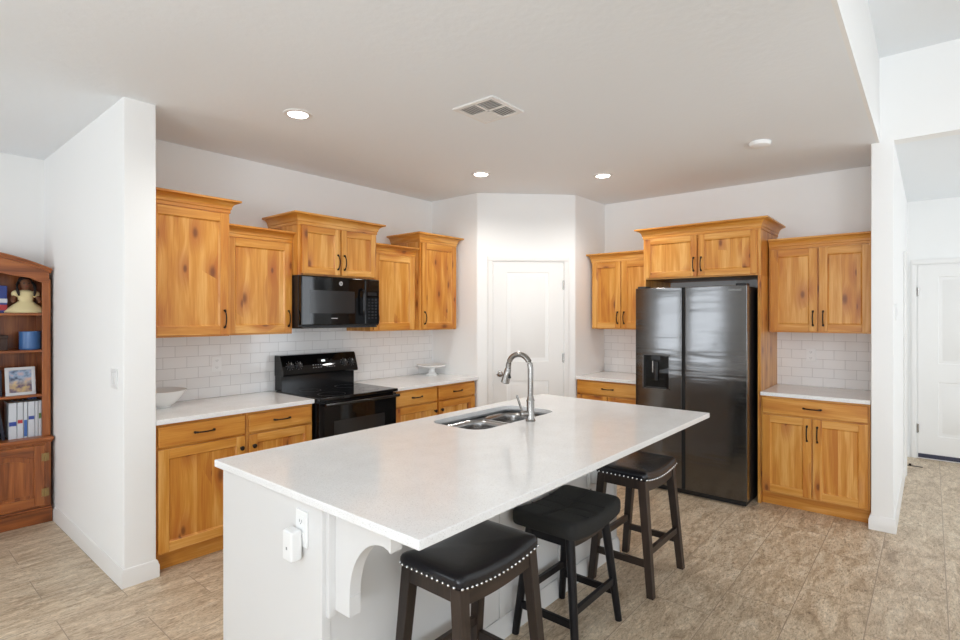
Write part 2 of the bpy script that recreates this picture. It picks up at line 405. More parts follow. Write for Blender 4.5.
# great room walls with window openings behind the camera
def window_wall(name, along, a0, a1, pos, thick, ztop, openings):
    mb = MB(); cur = a0
    def bx(u0, u1, z0, z1):
        if along == 'x': mb.box(u0, u1, pos, pos+thick, z0, z1)
        else: mb.box(pos, pos+thick, u0, u1, z0, z1)
    for u0, u1, z0, z1 in openings:
        bx(cur, u0, 0, ztop); bx(u0, u1, 0, z0); bx(u0, u1, z1, ztop); cur = u1
    bx(cur, a1, 0, ztop)
    struct(mb.build(name, M['wall']))
    for k, (u0, u1, z0, z1) in enumerate(openings):
        fr = MB(); c = (u0+u1)/2
        def fb(p0, p1, q0, q1):
            if along == 'x': fr.box(p0, p1, pos+.02, pos+.07, q0, q1)
            else: fr.box(pos+.02, pos+.07, p0, p1, q0, q1)
        fb(u0, u1, z0, z0+.05); fb(u0, u1, z1-.05, z1); fb(u0, u0+.05, z0, z1); fb(u1-.05, u1, z0, z1); fb(c-.03, c+.03, z0, z1); fb(u0, u1, z0+(z1-z0)*.7-.02, z0+(z1-z0)*.7+.02)
        struct(fr.build('window_%d' % (k+(1 if along == 'x' else 4)), M['trim']))
window_wall('wall_south', 'x', WX, HX, SY+.1, -.12, ZH, [(-2.95, -1.05, .35, 2.55), (-.35, 1.55, .35, 2.55), (2.25, 4.15, .35, 2.55), (5.5, 7.1, .5, 2.5)])
window_wall('wall_west', 'y', SY, YD, WX+.1, -.12, ZH, [(-3.75, -2.05, .5, 2.4), (-1.25, .45, .5, 2.4), (3.35, 5.05, .5, 2.4)])

# baseboards (profile: out, z)
BP = [(0, 0), (.014, 0), (.014, .07), (.009, .082), (.009, .088), (.004, .1), (0, .1)]
def base(name, path): return struct(MB().sweep(path, BP).build(name, M['trim']))
base('baseboard_stub', [(XL, YN-.66), (XL, 3.465), (.995, 3.465), (.995, YD)][::-1])
base('baseboard_right', [(4.80, .33), (4.735, .33), (4.735, .2), (6.42, .2)])
base('baseboard_dining', [(WX, YD), (.06, YD)])
base('baseboard_hall', [(HX, .2), (HX, .175)])
base('baseboard_pantry', [DL, (DL[0]+.07, DL[1]-.07)])

# pantry door in the diagonal: local x along the wall, front faces -y
def door_leaf(name, w, h, panels, m=M['trim'], loc=(0,0,0), rz=0.0, th=0.035, y0=0.0):
    mb = MB(); xs = sorted({0, w} | {p[0] for p in panels} | {p[1] for p in panels}); zs = sorted({0.012, h} | {p[2] for p in panels} | {p[3] for p in panels})
    for i in range(len(xs)-1):
        for j in range(len(zs)-1):
            cx, cz = (xs[i]+xs[i+1])/2, (zs[j]+zs[j+1])/2
            if any(p[0] < cx < p[1] and p[2] < cz < p[3] for p in panels): continue
            mb.add([(xs[i], y0, zs[j]), (xs[i+1], y0, zs[j]), (xs[i+1], y0, zs[j+1]), (xs[i], y0, zs[j+1])], [(0,1,2,3)])
    for x0, x1, z0, z1 in panels:
        rects = [(0, 0), (.010, .010), (.018, .010), (.045, .002)]
        vs = []
        for ins, dp in rects: vs += [(x0+ins, y0+dp, z0+ins), (x1-ins, y0+dp, z0+ins), (x1-ins, y0+dp, z1-ins), (x0+ins, y0+dp, z1-ins)]
        fs = [(4*k+i, 4*k+(i+1) % 4, 4*k+4+(i+1) % 4, 4*k+4+i) for k in range(3) for i in range(4)] + [(12, 13, 14, 15)]
        mb.add(vs, fs)
    mb.add([(0,y0,.012),(w,y0,.012),(w,y0,h),(0,y0,h),(0,y0+th,.012),(w,y0+th,.012),(w,y0+th,h),(0,y0+th,h)], [(0,1,5,4),(1,2,6,5),(2,3,7,6),(3,0,4,7),(4,5,6,7)])
    return mb.build(name, m, loc=loc, rot=(0, 0, rz), angle=20)
def hinge(parent, x, y, z):
    MB().box(x-.012, x+.012, y-.004, y+.001, z-.045, z+.045).cyl((x, y-.006, z-.048), (x, y-.006, z+.048), .006, 10).build('hinge', M['nickel'], parent)
def casing(name, x0, x1, top, loc, rz, wd=.057, m=M['trim'], left=True):
    pr = [(0, 0), (.011, 0), (.016, -.012), (.016, -.045), (.010, -wd), (0, -wd)]
    mb = MB()
    def leg(a, b):  # box-like moulding with stepped face
        mb.box(min(a, b), max(a, b), -.011, 0, 0, top)
        o = .012 if a < b else -.012
        mb.box(min(a+o, b-o*.6), max(a+o, b-o*.6), -.017, -.011, 0, top)
    if left: leg(x0-wd, x0)
    leg(x1+wd, x1)
    mb.box(x0-(wd if left else 0), x1+wd, -.011, 0, top, top+wd); mb.box(x0-(wd-.012 if left else 0), x1+wd-.012, -.017, -.011, top+.008, top+wd-.012)
    o = mb.build(name, m, loc=loc, rot=(0, 0, rz), bevel=.002); return struct(o)
DZ = -PI/4
d1 = struct(door_leaf('door_1', .712, 2.066, [(.135, .565, 1.065, 1.965), (.135, .565, .22, .87)], loc=(DL[0]+.164*.7071-.004*.7071, DL[1]-.164*.7071-.004*.7071, 0), rz=DZ, th=.006))
MB().lathe([(.0, 0), (.031, 0), (.031, .005), (.012, .009), (.011, .03), (.022, .036), (.028, .048), (.027, .058), (.018, .066), (0, .068)], n=24).build('door_knob', M['nickel'], d1, loc=(.062, 0, .945), rot=(PI/2, 0, 0))
for z in (1.84, 1.10, .25): hinge(d1, .716, 0, z)
casing('trim_1', .0, .722, 2.075, (DL[0]+.159*.7071, DL[1]-.159*.7071, 0), DZ)
# hall door, front faces -x: local x runs towards -Y
d2 = struct(door_leaf('door_2', .80, 2.066, [(.165, .635, 1.02, 1.94), (.165, .635, .25, .825)], loc=(HX-.006, .109, 0), rz=-PI/2, th=.005))
MB().box(.002, .798, -.006, 0, .012, .055).build('door_sweep', M['door_sweep'], d2)
for z in (1.783, .32): hinge(d2, -.004, 0, z)
casing('trim_2', -.006, .806, 2.075, (HX, .109, 0), -PI/2)
struct(MB().box(6.44, 6.5, .183, .2, 0, 2.14).box(6.5, 6.56, .176, .2, 0, 2.14).build('trim_3', M['trim'], bevel=.003))
tag(MB().box(-.012, .012, -.06, .06, 0, .004).ball((0, .04, .012), .012).build('door_stop', M['bronze'], loc=(6.98, .125, 0)), 'small dark door stop lying on the hall floor by the wall', 'door stop')

# ------------------------------------------------------------------ cabinets
def bow_pull(parent, x, z, horiz=False, ln=.115, y=0.0, name='handle'):
    pts = []
    for k in range(13):
        t = k/12; a = (t-.5)*ln; b = -.006-.024*math.sin(PI*t)**.6
        pts.append((x+a, y+b, z) if horiz else (x, y+b, z+a))
    rs = [.0065 if k in (0, 1, 11, 12) else .0045 for k in range(13)]
    mb = MB().tube(pts, rs, 10)
    for e in (-.5, .5):
        c = (x+e*ln, y, z) if horiz else (x, y, z+e*ln)
        mb.cyl(c, (c[0], y-.010, c[2]), .0075, 10)
    return mb.build(name, M['bronze'], parent)
def cab_door(root, x0, x1, z0, z1, handle=None, st=.058, y=0.0, hz=None):
    """Frame-and-panel door on the front plane y; handle: (x offset side 'l'/'r', 'top'/'bottom')."""
    y1, y0 = y, y-.020
    mb = MB().box(x0, x0+st, y0, y1, z0, z1).box(x1-st, x1, y0, y1, z0, z1)
    mb.box(x0+st, x1-st, y0, y1, z0, z0+st, 1).box(x0+st, x1-st, y0, y1, z1-st, z1, 1)
    d = mb.build('door', [M['wood_v'], M['wood_h']], root, bevel=.0025)
    b = .008
    pn = MB()
    X0, X1, Z0, Z1 = x0+st, x1-st, z0+st, z1-st
    ya, yb = y0+.003, y0+.010
    pn.add([(X0, ya, Z0), (X1, ya, Z0), (X1, ya, Z1), (X0, ya, Z1), (X0+b, yb, Z0+b), (X1-b, yb, Z0+b), (X1-b, yb, Z1-b), (X0+b, yb, Z1-b)],
           [(0,1,5,4),(1,2,6,5),(2,3,7,6),(3,0,4,7),(4,5,6,7)])
    pn.box(X0, X1, yb+.0005, y1, Z0, Z1)
    pn.build('panel', M['wood_v'], d, angle=15)
    if handle:
        hx = x0+st*.5 if handle[0] == 'l' else x1-st*.5
        if len(handle) > 2: MB().lathe([(0, 0), (.007, 0), (.006, .012), (.014, .018), (.015, .025), (.009, .03), (0, .031)], n=16).build('handle', M['bronze'], d, loc=(hx, y0, z1-.075), rot=(PI/2, 0, 0))
        else: bow_pull(d, hx, (z1-.115) if handle[1] == 'top' else (z0+.105), y=y0)
    return d
def drawer(root, x0, x1, z0, z1, y=0.0):
    y0 = y-.020
    d = MB().box(x0, x1, y0, y, z0, z1).build('drawer', M['wood_h'], root, bevel=.006, seg=3)
    bow_pull(d, (x0+x1)/2, (z0+z1)/2+.002, True, y=y0)
    return d
def crown_prof(z0, h, p):
    q = [(0, z0-.012), (.006, z0-.012), (.006, z0+.010), (.012, z0+.014)]
    for k in range(1, 8):
        a = PI/2*k/8; q.append((.012+(p-.018)*(1-math.cos(a)), z0+.014+(h-.030)*math.sin(a)))
    q += [(p-.004, z0+h-.014), (p, z0+h-.012), (p, z0+h), (0, z0+h)]
    return q
def crown(root, w, d, z0, h=.075, p=.06, left=True, right=True, name='crown_moulding'):
    path = ([(0, d)] if left else []) + [(0, 0), (w, 0)] + ([(w, d)] if right else [])
    mb = MB().sweep(path, crown_prof(z0, h, p)).box(.0005, w-.0005, .0005, d, z0+h-.02, z0+h-.001)
    return mb.build(name, M['wood_h'], root, angle=30)
def upper(name, label, loc, rz, w, d, h, doors, ch=.075, p=.06, cl=True, cr=True, group='knotty alder wall cabinets', mg=.012, st=.058):
    """doors: list of handle sides."""
    t = thing(name, label, 'cabinet', loc, rz, group)
    f = MB().box(0, w, .019, d, 0, h)                                                # carcass
    f.build('carcass', M['wood_v'], t, bevel=.0015)
    f = MB().box(0, .04, 0, .019, 0, h).box(w-.04, w, 0, .019, 0, h).box(.04, w-.04, 0, .019, 0, .04, 1).box(.04, w-.04, 0, .019, h-.04, h, 1)
    if len(doors) == 2: f.box(w/2-.02, w/2+.02, 0, .019, .04, h-.04)
    f.build('face_frame', [M['wood_v'], M['wood_h']], t)
    n = len(doors); gap = .012; dw = (w-2*mg-(n-1)*gap)/n
    for k, s in enumerate(doors):
        x0 = mg+k*(dw+gap)
        cab_door(t, x0, x0+dw, .012, h-.018, (s, 'bottom'), st)
    crown(t, w, d, h, ch, p, cl, cr)
    return t
ZU = 1.39
TALL, SHORT = 2.243-ZU, 2.10-ZU
YF, YB = 3.69, 3.775                       # fronts of the deep and of the shallow left-wall uppers
dF, dB = YN-YF, YN-YB
upper('wall_cabinet', 'tall single-door wall cabinet next to the stub wall, first of the left run', (XL+.004, YF, ZU), 0, .525, dF, TALL, ['r'], cl=False)
upper('wall_cabinet', 'lower single-door wall cabinet between the tall corner one and the microwave', (1.691, YB, ZU), 0, .519, dB, SHORT, ['r'], cl=False, cr=False, ch=.07, p=.055)
upper('wall_cabinet', 'short two-door wall cabinet directly above the black microwave', (2.212, YF, 1.843), 0, .750, dF, 2.243-1.843, ['r', 'l'], mg=.022, st=.05)
upper('wall_cabinet', 'lower single-door wall cabinet just past the microwave', (2.964, YB, ZU), 0, .538, dB, SHORT, ['l'], cl=False, cr=False, ch=.07, p=.055, mg=.03)
upper('wall_cabinet', 'tall single-door wall cabinet beside the pantry wall, last of the left run', (3.504, YF+.025, ZU), 0, .505, dF-.025, TALL, ['l'], mg=.015)
E_ = -PI/2
XU = 5.05; dU = XE-XU
upper('wall_cabinet', 'small two-door wall cabinet between the pantry wall and the fridge', (XU, 2.725, ZU), E_, .665, dU, 2.095-ZU, ['r', 'l'], cr=False, ch=.075, p=.05)
upper('wall_cabinet', 'two-door wall cabinet over the short counter beside the white post', (XU, 1.052, ZU), E_, .715, dU, 2.095-ZU, ['r', 'l'], cl=False, cr=False, ch=.075, p=.05)
# fridge surround: deep top cabinet with two side panels
XF = 4.80; yl, yr = 2.055, 1.062
fs = upper('fridge_cabinet', 'deep two-door cabinet with tall side panels framing the dark fridge', (XF, yl, 1.862), E_, yl-yr, XE-XF, 2.252-1.862, ['r', 'l'], ch=.078, p=.065, mg=.022, group=None, st=.052)
for x0 in (0, yl-yr-.022):
    MB().box(x0, x0+.022, 0.0005, XE-XF, -1.862, -.0005).build('side_panel', M['wood_v'], fs, bevel=.001)

def base_cab(name, label, loc, rz, w, d, ndraw, ndoor, knob=None, group='knotty alder base cabinets'):
    t = thing(name, label, 'cabinet', loc, rz, group)
    MB().box(0, w, .019, d, .105, .883).build('carcass', M['wood_v'], t)
    MB().box(.001, w-.001, .045, d, 0, .105).build('toe_kick', M['wood_h'], t)
    f = MB().box(0, .035, 0, .019, .105, .883).box(w-.035, w, 0, .019, .105, .883)
    for z0, z1 in ((.105, .135), (.725, .755), (.865, .883)): f.box(.035, w-.035, 0, .019, z0, z1, 1)
    if ndoor == 2: f.box(w/2-.02, w/2+.02, 0, .019, .135, .725)
    f.build('face_frame', [M['wood_v'], M['wood_h']], t)
    g = .010; m = .012
    dw = (w-2*m-(ndraw-1)*g)/ndraw
    for k in range(ndraw): drawer(t, m+k*(dw+g), m+k*(dw+g)+dw, .745, .868)
    dw = (w-2*m-(ndoor-1)*g)/ndoor
    for k in range(ndoor):
        x0 = m+k*(dw+g); s = ('r' if k == 0 else 'l') if ndoor == 2 else knob[0]
        cab_door(t, x0, x0+dw, .118, .732, (s, 'top') if knob is None else (s, 'top', 1))
    return t
YBF = 3.495                                 # base fronts on the left wall
dBF = YN-YBF
base_cab('base_cabinet', 'base cabinet beside the stub wall, below the white bowl', (1.164, YBF, 0), 0, .545, dBF, 1, 1, 'r')
base_cab('base_cabinet', 'base cabinet directly beside the range on its bowl side', (1.711, YBF, 0), 0, .497, dBF, 1, 1, 'l')
base_cab('base_cabinet', 'base cabinet directly beside the range on its pantry side', (2.985, YBF, 0), 0, .522, dBF, 1, 1, 'r')
base_cab('base_cabinet', 'base cabinet at the pantry end below the cake stand', (3.509, YBF, 0), 0, .535, dBF, 1, 1, 'l')
XBF = 4.80; dE = XE-XBF
base_cab('base_cabinet', 'base cabinet between the pantry wall and the fridge', (XBF, 2.762, 0), E_, .70, dE, 1, 2)
base_cab('base_cabinet', 'two-door base cabinet with one wide drawer beside the white post', (XBF, 1.06, 0), E_, .722, dE, 1, 2)

# ------------------------------------------------------------------ countertops
def slab(label, x0, x1, y0, y1, z0=.884, z1=.914):
    return tag(MB().box(x0, x1, y0, y1, z0, z1).build('countertop', M['quartz'], bevel=.003), label, 'countertop', 'white quartz countertops')
slab('white quartz countertop between the stub wall and the range, holding the bowl', XL+.001, 2.212, 3.465, YN-.0095)
tag(MB().prism([(2.982, YN-.0095), (2.982, 3.465), (4.075, 3.465), (XR-.001, 3.49), (XR-.001, YN-.0095)], 'z', .884, .914).build('countertop', M['quartz'], bevel=.003), 'white quartz countertop between the range and the pantry, under the cake stand', 'countertop', 'white quartz countertops')
slab('white quartz countertop between the pantry wall and the fridge', 4.768, XE-.0095, 2.058, 2.767)
slab('short white quartz countertop between the fridge panel and the white post', 4.768, XE-.0095, .334, 1.059)

# island top with the sink cut-out
def rrect(x0, x1, y0, y1, r, n=8):
    pts = []
    for cx, cy, a0 in ((x1-r, y1-r, 0), (x0+r, y1-r, 90), (x0+r, y0+r, 180), (x1-r, y0+r, 270)):
        for k in range(n+1):
            a = math.radians(a0+90*k/n); pts.append((cx+r*math.cos(a), cy+r*math.sin(a)))
    return pts
IX0, IX1, IY0, IY1 = 1.007, 3.515, 1.07, 2.34
SX0, SX1, SY0, SY1 = 2.165, 2.955, 1.842, 2.232
def island_top():
    bm = bmesh.new(); edges = []
    for loop in ([(IX0, IY0), (IX1, IY0), (IX1, IY1), (IX0, IY1)], rrect(SX0, SX1, SY0, SY1, .095)):
        vs = [bm.verts.new((x, y, .914)) for x, y in loop]
        edges += [bm.edges.new((vs[i], vs[(i+1) % len(vs)])) for i in range(len(vs))]
    r = bmesh.ops.triangle_fill(bm, edges=edges, use_beauty=True)
    ex = bmesh.ops.extrude_face_region(bm, geom=bm.faces[:])
    for v in [g for g in ex['geom'] if isinstance(g, bmesh.types.BMVert)]: v.co.z -= .030
    bmesh.ops.recalc_face_normals(bm, faces=bm.faces)
    me = bpy.data.meshes.new('countertop'); bm.to_mesh(me); bm.free(); me.materials.append(M['quartz'])
    o = bpy.data.objects.new('countertop', me); C.objects.link(o)
    b = o.modifiers.new('edge', 'BEVEL'); b.width = .003; b.segments = 2; b.limit_method = 'ANGLE'; b.angle_limit = math.radians(60)
    return tag(o, 'large white quartz island top with undermount sink cut-out', 'countertop', 'white quartz countertops')
island_top()

# double bowl sink: flange, two bowls
def bowl_mesh(mb, x0, x1, y0, y1, top, depth, r=.075, n=6):
    rings = [(0, top), (.006, top-.03), (.012, top-depth+.05), (.022, top-depth+.015), (.045, top-depth), (.09, top-depth-.004)]
    vs = []; cnt = None
    for ins, z in rings:
        rr = max(r-ins*.6, .02); pts = rrect(x0+ins, x1-ins, y0+ins, y1-ins, rr, n); cnt = len(pts)
        vs += [(x, y, z) for x, y in pts]
    fs = [(k*cnt+i, k*cnt+(i+1) % cnt, (k+1)*cnt+(i+1) % cnt, (k+1)*cnt+i) for k in range(len(rings)-1) for i in range(cnt)]
    fs.append(tuple(range((len(rings)-1)*cnt, len(rings)*cnt)))
    mb.add(vs, fs)
def sink():
    t = thing('kitchen_sink', 'undermount stainless double bowl sink set in the island top', 'sink', (0, 0, 0))
    xd = 2.612
    for a, b in ((SX0+.004, xd-.012), (xd+.012, SX1-.004)):
        mb = MB(); bowl_mesh(mb, a, b, SY0+.004, SY1-.004, .868, .20, .08)
        o = mb.build('bowl', M['sink_steel'], t, angle=60)
        s = o.modifiers.new('wall', 'SOLIDIFY'); s.thickness = .0015; s.offset = 1
        cx, cy = (a+b)/2, (SY0+SY1)/2
        MB().lathe([(0, 0), (.045, 0), (.045, .004), (.036, .005), (.030, .001), (0, .001)], (cx, cy, .667), 24).build('drain', M['chrome'], t)
    # rim between the stone and the bowls, and the bridge
    bm = bmesh.new(); edges = []
    for loop in (rrect(SX0-.02, SX1+.02, SY0-.02, SY1+.02, .1), rrect(SX0+.004, xd-.012, SY0+.004, SY1-.004, .08, 6), rrect(xd+.012, SX1-.004, SY0+.004, SY1-.004, .08, 6)):
        vs = [bm.verts.new((x, y, .8685)) for x, y in loop]
        edges += [bm.edges.new((vs[i], vs[(i+1) % len(vs)])) for i in range(len(vs))]
    bmesh.ops.triangle_fill(bm, edges=edges, use_beauty=True)
    ex = bmesh.ops.extrude_face_region(bm, geom=bm.faces[:])
    for v in [g for g in ex['geom'] if isinstance(g, bmesh.types.BMVert)]: v.co.z -= .002
    bmesh.ops.recalc_face_normals(bm, faces=bm.faces)
    me = bpy.data.meshes.new('rim'); bm.to_mesh(me); bm.free(); me.materials.append(M['sink_steel'])
    o = bpy.data.objects.new('rim', me); C.objects.link(o); o.parent = t
sink()

def faucet():
    t = thing('faucet', 'brushed nickel gooseneck pull-down faucet on the island', 'faucet', (2.566, 1.785, .914))
    MB().lathe([(0, 0), (.029, 0), (.029, .008), (.024, .012), (.0225, .02), (.0225, .115), (.0245, .117), (.0245, .122), (.021, .128), (.016, .150), (0, .150)], n=28).build('body', M['nickel'], t)
    pts = [(0, 0, .14), (0, 0, .22), (0, 0, .305)]
    R = .081
    for k in range(1, 19):
        a = PI*k/18*1.02; pts.append((0, R-R*math.cos(a), .305+R*math.sin(a)))
    MB().tube(pts, .0162, 18).build('spout', M['nickel'], t)
    p = Vector(pts[-1]); d = Vector((0, .28, -1)).normalized()
    MB().tube([p, p+d*.008, p+d*.010, p+d*.045, p+d*.092, p+d*.095], [.0165, .0178, .019, .022, .0265, .023], 20).build('spray_head', M['nickel'], t)
    MB().box(-.007, .007, -.004, .004, -.02, .02).build('spray_button', M['black_plastic'], t, bevel=.002, loc=tuple(p+d*.045+Vector((0, -.021, 0))), rot=(-.28, 0, 0))
    h = Vector((-.9, .42, 0)).normalized()
    MB().tube([h*.018+Vector((0,0,.046)), h*.060+Vector((0,0,.046)), h*.066+Vector((0,0,.046))], [.0165, .0165, .012], 18).build('handle_hub', M['nickel'], t)
    a = h*.052+Vector((0, 0, .054)); MB().tube([a, a+Vector((-.022, .02, .085)), a+Vector((-.026, .024, .10))], [.0055, .0065, .0055], 12).build('handle_lever', M['nickel'], t)
faucet()

# ------------------------------------------------------------------ island
def island():
    t = thing('kitchen_island', 'long white painted island base with arched corbels under the stone top', 'island', (0, 0, 0))
    BY = 1.555; EX = 1.020; RX = 3.21
    m = M['island']
    MB().box(EX, EX+.034, BY, 2.285, 0, .8835).build('end_panel', m, t, bevel=.0015)
    MB().box(RX-.034, RX, BY, 2.295, 0, .8835).build('end_panel', m, t, bevel=.0015)
    MB().box(EX+.034, RX-.034, BY+.004, BY+.02, .0, .8835).build('back_panel', m, t)
    for x in (2.0, 2.52): MB().box(x-.02, x+.02, BY-.004, BY+.004, .1, .8835).build('batten', m, t, bevel=.001)
    MB().box(EX+.034, 2.12, 1.60, 2.29, .10, .8835).box(3.0, RX-.034, 1.60, 2.29, .10, .8835).box(2.12, 3.0, 2.27, 2.29, .1, .8835).box(EX+.034, RX-.034, 2.22, 2.24, 0, .1).build('cabinet_box', m, t)
    for x0, x1 in ((1.07, 1.58), (1.6, 2.11), (2.13, 2.56), (2.57, 2.99), (3.01, 3.17)):
        MB().box(x0, x1, 2.29, 2.31, .12, .87).build('door', m, t, bevel=.003)
    bb = MB().sweep([(EX-.0, BY), (RX, BY), (RX, 2.29)], BP).build('baseboard', m, t)
    for cx in (1.083, 2.86):
        pl = MB().box(cx-.048, cx+.048, BY-.018, BY, .515, .8835).build('corbel_plate', m, t, bevel=.002)
        y0 = BY-.018; yb = y0-.078; ye = y0-.285; zb = .535; zt = .8835; zl = .818
        prof = [(y0, zb), (yb, zb)]
        R1 = (yb-ye)-.034; zarc = zl-.0
        cy_, cz_ = yb-R1, zl-R1*1.0
        prof.append((yb, zl-R1*1.25))
        for k in range(0, 13):
            a = PI/2*k/12; prof.append((yb-R1+R1*math.cos(a), (zl-R1*1.25)+R1*1.25*math.sin(a)))
        prof += [(ye+.012, zl-.006), (ye+.006, zl-.012), (ye, zl-.012), (ye, zt), (y0, zt)]
        MB().prism(prof, 'x', cx-.023, cx+.023).build('corbel', m, t, bevel=.0015)
island()

def outlet(name, label, loc, rz, kind='outlet', cat='outlet', group=None, w=.072, h=.116, gangs=1):
    t = thing(name, label, cat, loc, rz, group)
    MB().box(-w/2, w/2, -.006, 0, -h/2, h/2).build('cover_plate', M['plastic_white'], t, bevel=.003)
    if kind == 'outlet':
        for s in (-1, 1):
            r = MB().prism([(x, z+s*.026) for x, z in rrect(-.017, .017, -.014, .014, .009, 4)], 'y', -.008, -.006).build('receptacle', M['plastic_white'], t)
            MB().box(-.008, -.0055, -.0086, -.008, s*.026-.004, s*.026+.006).box(.0055, .008, -.0086, -.008, s*.026-.004, s*.026+.006).box(-.002, .002, -.0086, -.008, s*.026-.010, s*.026-.006).build('slots', M['plastic_grey'], r)
    else:
        for g in range(gangs):
            cx = (g-(gangs-1)/2)*.046
            MB().box(cx-.016, cx+.016, -.010, -.006, -.033, .033).build('rocker', M['plastic_white'], t, bevel=.002)
    return t
outlet('outlet', 'white outlet on the island end panel, with a plug-in box below', (1.020, 1.672, .79), -PI/2, h=.125)
outlet('outlet', 'white outlet in the tile backsplash between the bowl and the range', (1.79, YN-.009, 1.165), 0)
outlet('outlet', 'white outlet in the tile backsplash beside the white post', (XE-.009, .80, 1.186), E_)
outlet('light_switch', 'double white light switch on the stub wall near its corner', (.995, 3.62, 1.165), -PI/2, 'switch', 'light switch', None, .118, .118, 2)
outlet('light_switch', 'white light switch on the hall side of the white post', (4.98, .2, 1.555), 0, 'switch', 'light switch', None, .074, .118)
pi_ = thing('plug_in_box', 'white rounded plug-in adapter box on the island outlet', 'adapter', (1.020, 1.795, .738), -PI/2)
MB().box(-.030, .030, -.052, -.009, -.052, .052).build('housing', M['plastic_white'], pi_, bevel=.008, seg=3)
MB().box(-.004, .004, -.0526, -.052, -.012, -.002).build('indicator', M['plastic_grey'], pi_)
pi_.location.y = 1.688

# ------------------------------------------------------------------ range
def range_():
    x0 = 2.222; w = .748
    t = thing('range', 'black freestanding electric range with glass cooktop between the counters', 'stove', (x0, 3.44, 0))
    B = M['black_gloss']
    MB().box(.003, w-.003, .03, .66, .03, .895).build('body', B, t, bevel=.003)
    MB().box(.02, w-.02, .06, .6, 0, .03).build('plinth', M['black_plastic'], t)
    MB().box(0, w, -.03, .60, .897, .921).build('cooktop', M['black_glass'], t, bevel=.006, seg=3)
    for cx, cy, r in ((.2, .12, .105), (.56, .12, .085), (.2, .42, .085), (.56, .42, .105)):
        pts = []
        mb = MB()
        vs = []; n = 40
        for rr in (r, r-.003):
            for z in (.921, .9214): vs += [(cx+rr*math.cos(2*PI*i/n), cy+rr*math.sin(2*PI*i/n), z) for i in range(n)]
        fs = []
        for i in range(n):
            j = (i+1) % n; fs += [(n+i, n+j, 3*n+j, 3*n+i), (i, j, n+j, n+i), (2*n+i, 2*n+j, 3*n+j, 3*n+i)]
        mb.add(vs, fs).build('burner_ring', M['black_plastic'], t)
    d = MB().box(.004, w-.004, -.012, .03, .215, .885).build('oven_door', M['black_glass'], t, bevel=.006, seg=3)
    MB().box(.13, w-.13, -.0135, -.012, .40, .735).build('window', M['oven_glass'], d)
    hd = MB().tube([(.03, -.056, .868), (w-.012, -.056, .868)], .013, 14)
    for x in (.055, w-.055): hd.box(x-.014, x+.014, -.056, -.012, .856, .880)
    hd.build('handle', B, d, bevel=.002)
    dr = MB().box(.004, w-.004, -.008, .03, .045, .205).build('drawer', B, t, bevel=.005)
    MB().box(.12, w-.12, -.02, -.008, .178, .196).build('handle', B, dr, bevel=.003)
    # backguard: a lower riser and a slanted control box with a gently arched top
    MB().box(.028, w-.012, .56, .665, .915, 1.06).build('riser', B, t, bevel=.004)
    prof = [(.665, 1.035), (.53, 1.035), (.525, 1.05), (.572, 1.190), (.585, 1.203), (.665, 1.203)]
    cp = MB().prism(prof, 'x', .024, w+.008).build('control_panel', M['black_glass'], t, bevel=.005)
    sl = math.atan2(.047, .14)
    def onface(x, z, out=0.0): f = (z-1.05)/.14; return (x, .525+.047*f-out*math.cos(sl), z+out*math.sin(sl))
    rot = (PI/2-sl+0, 0, 0)
    for x in (.095, .175, .62, .695):
        k = MB().lathe([(0, 0), (.026, 0), (.026, .006), (.021, .010), (.019, .026), (0, .027)], n=24).build('knob', M['black_plastic'], cp, loc=onface(x, 1.118), rot=(PI/2-sl, 0, 0))
        MB().box(-.0015, .0015, .004, .018, .027, .0278).build('pointer', M['white_print'], k)
        ms = MB()
        for a in range(0, 360, 40):
            ra = math.radians(a+20); c = (.034*math.cos(ra), .034*math.sin(ra)); ms.box(c[0]-.0022, c[0]+.0022, c[1]-.0022, c[1]+.0022, .0002, .0008)
        ms.build('dial_marks', M['grey_print'], cp, loc=onface(x, 1.118), rot=(PI/2-sl, 0, 0))
    ds = MB().box(-.055, .055, -.018, .018, .0005, .0015).build('display_window', M['black_glass'], cp, loc=onface(.41, 1.143), rot=rot)
    MB().box(-.018, .018, -.008, .008, .0016, .0022).build('clock_digits', M['display'], ds)
    bt = MB()
    for i in range(4):
        for z in (1.09, 1.112):
            for q in (-1, 1):
                p = onface(.41+q*(.03+.024*i), z, .0006); bt.box(p[0]-.005, p[0]+.005, p[1]-.0006, p[1]+.0006, p[2]-.003, p[2]+.003)
    bt.build('button_marks', M['grey_print'], cp)
range_()

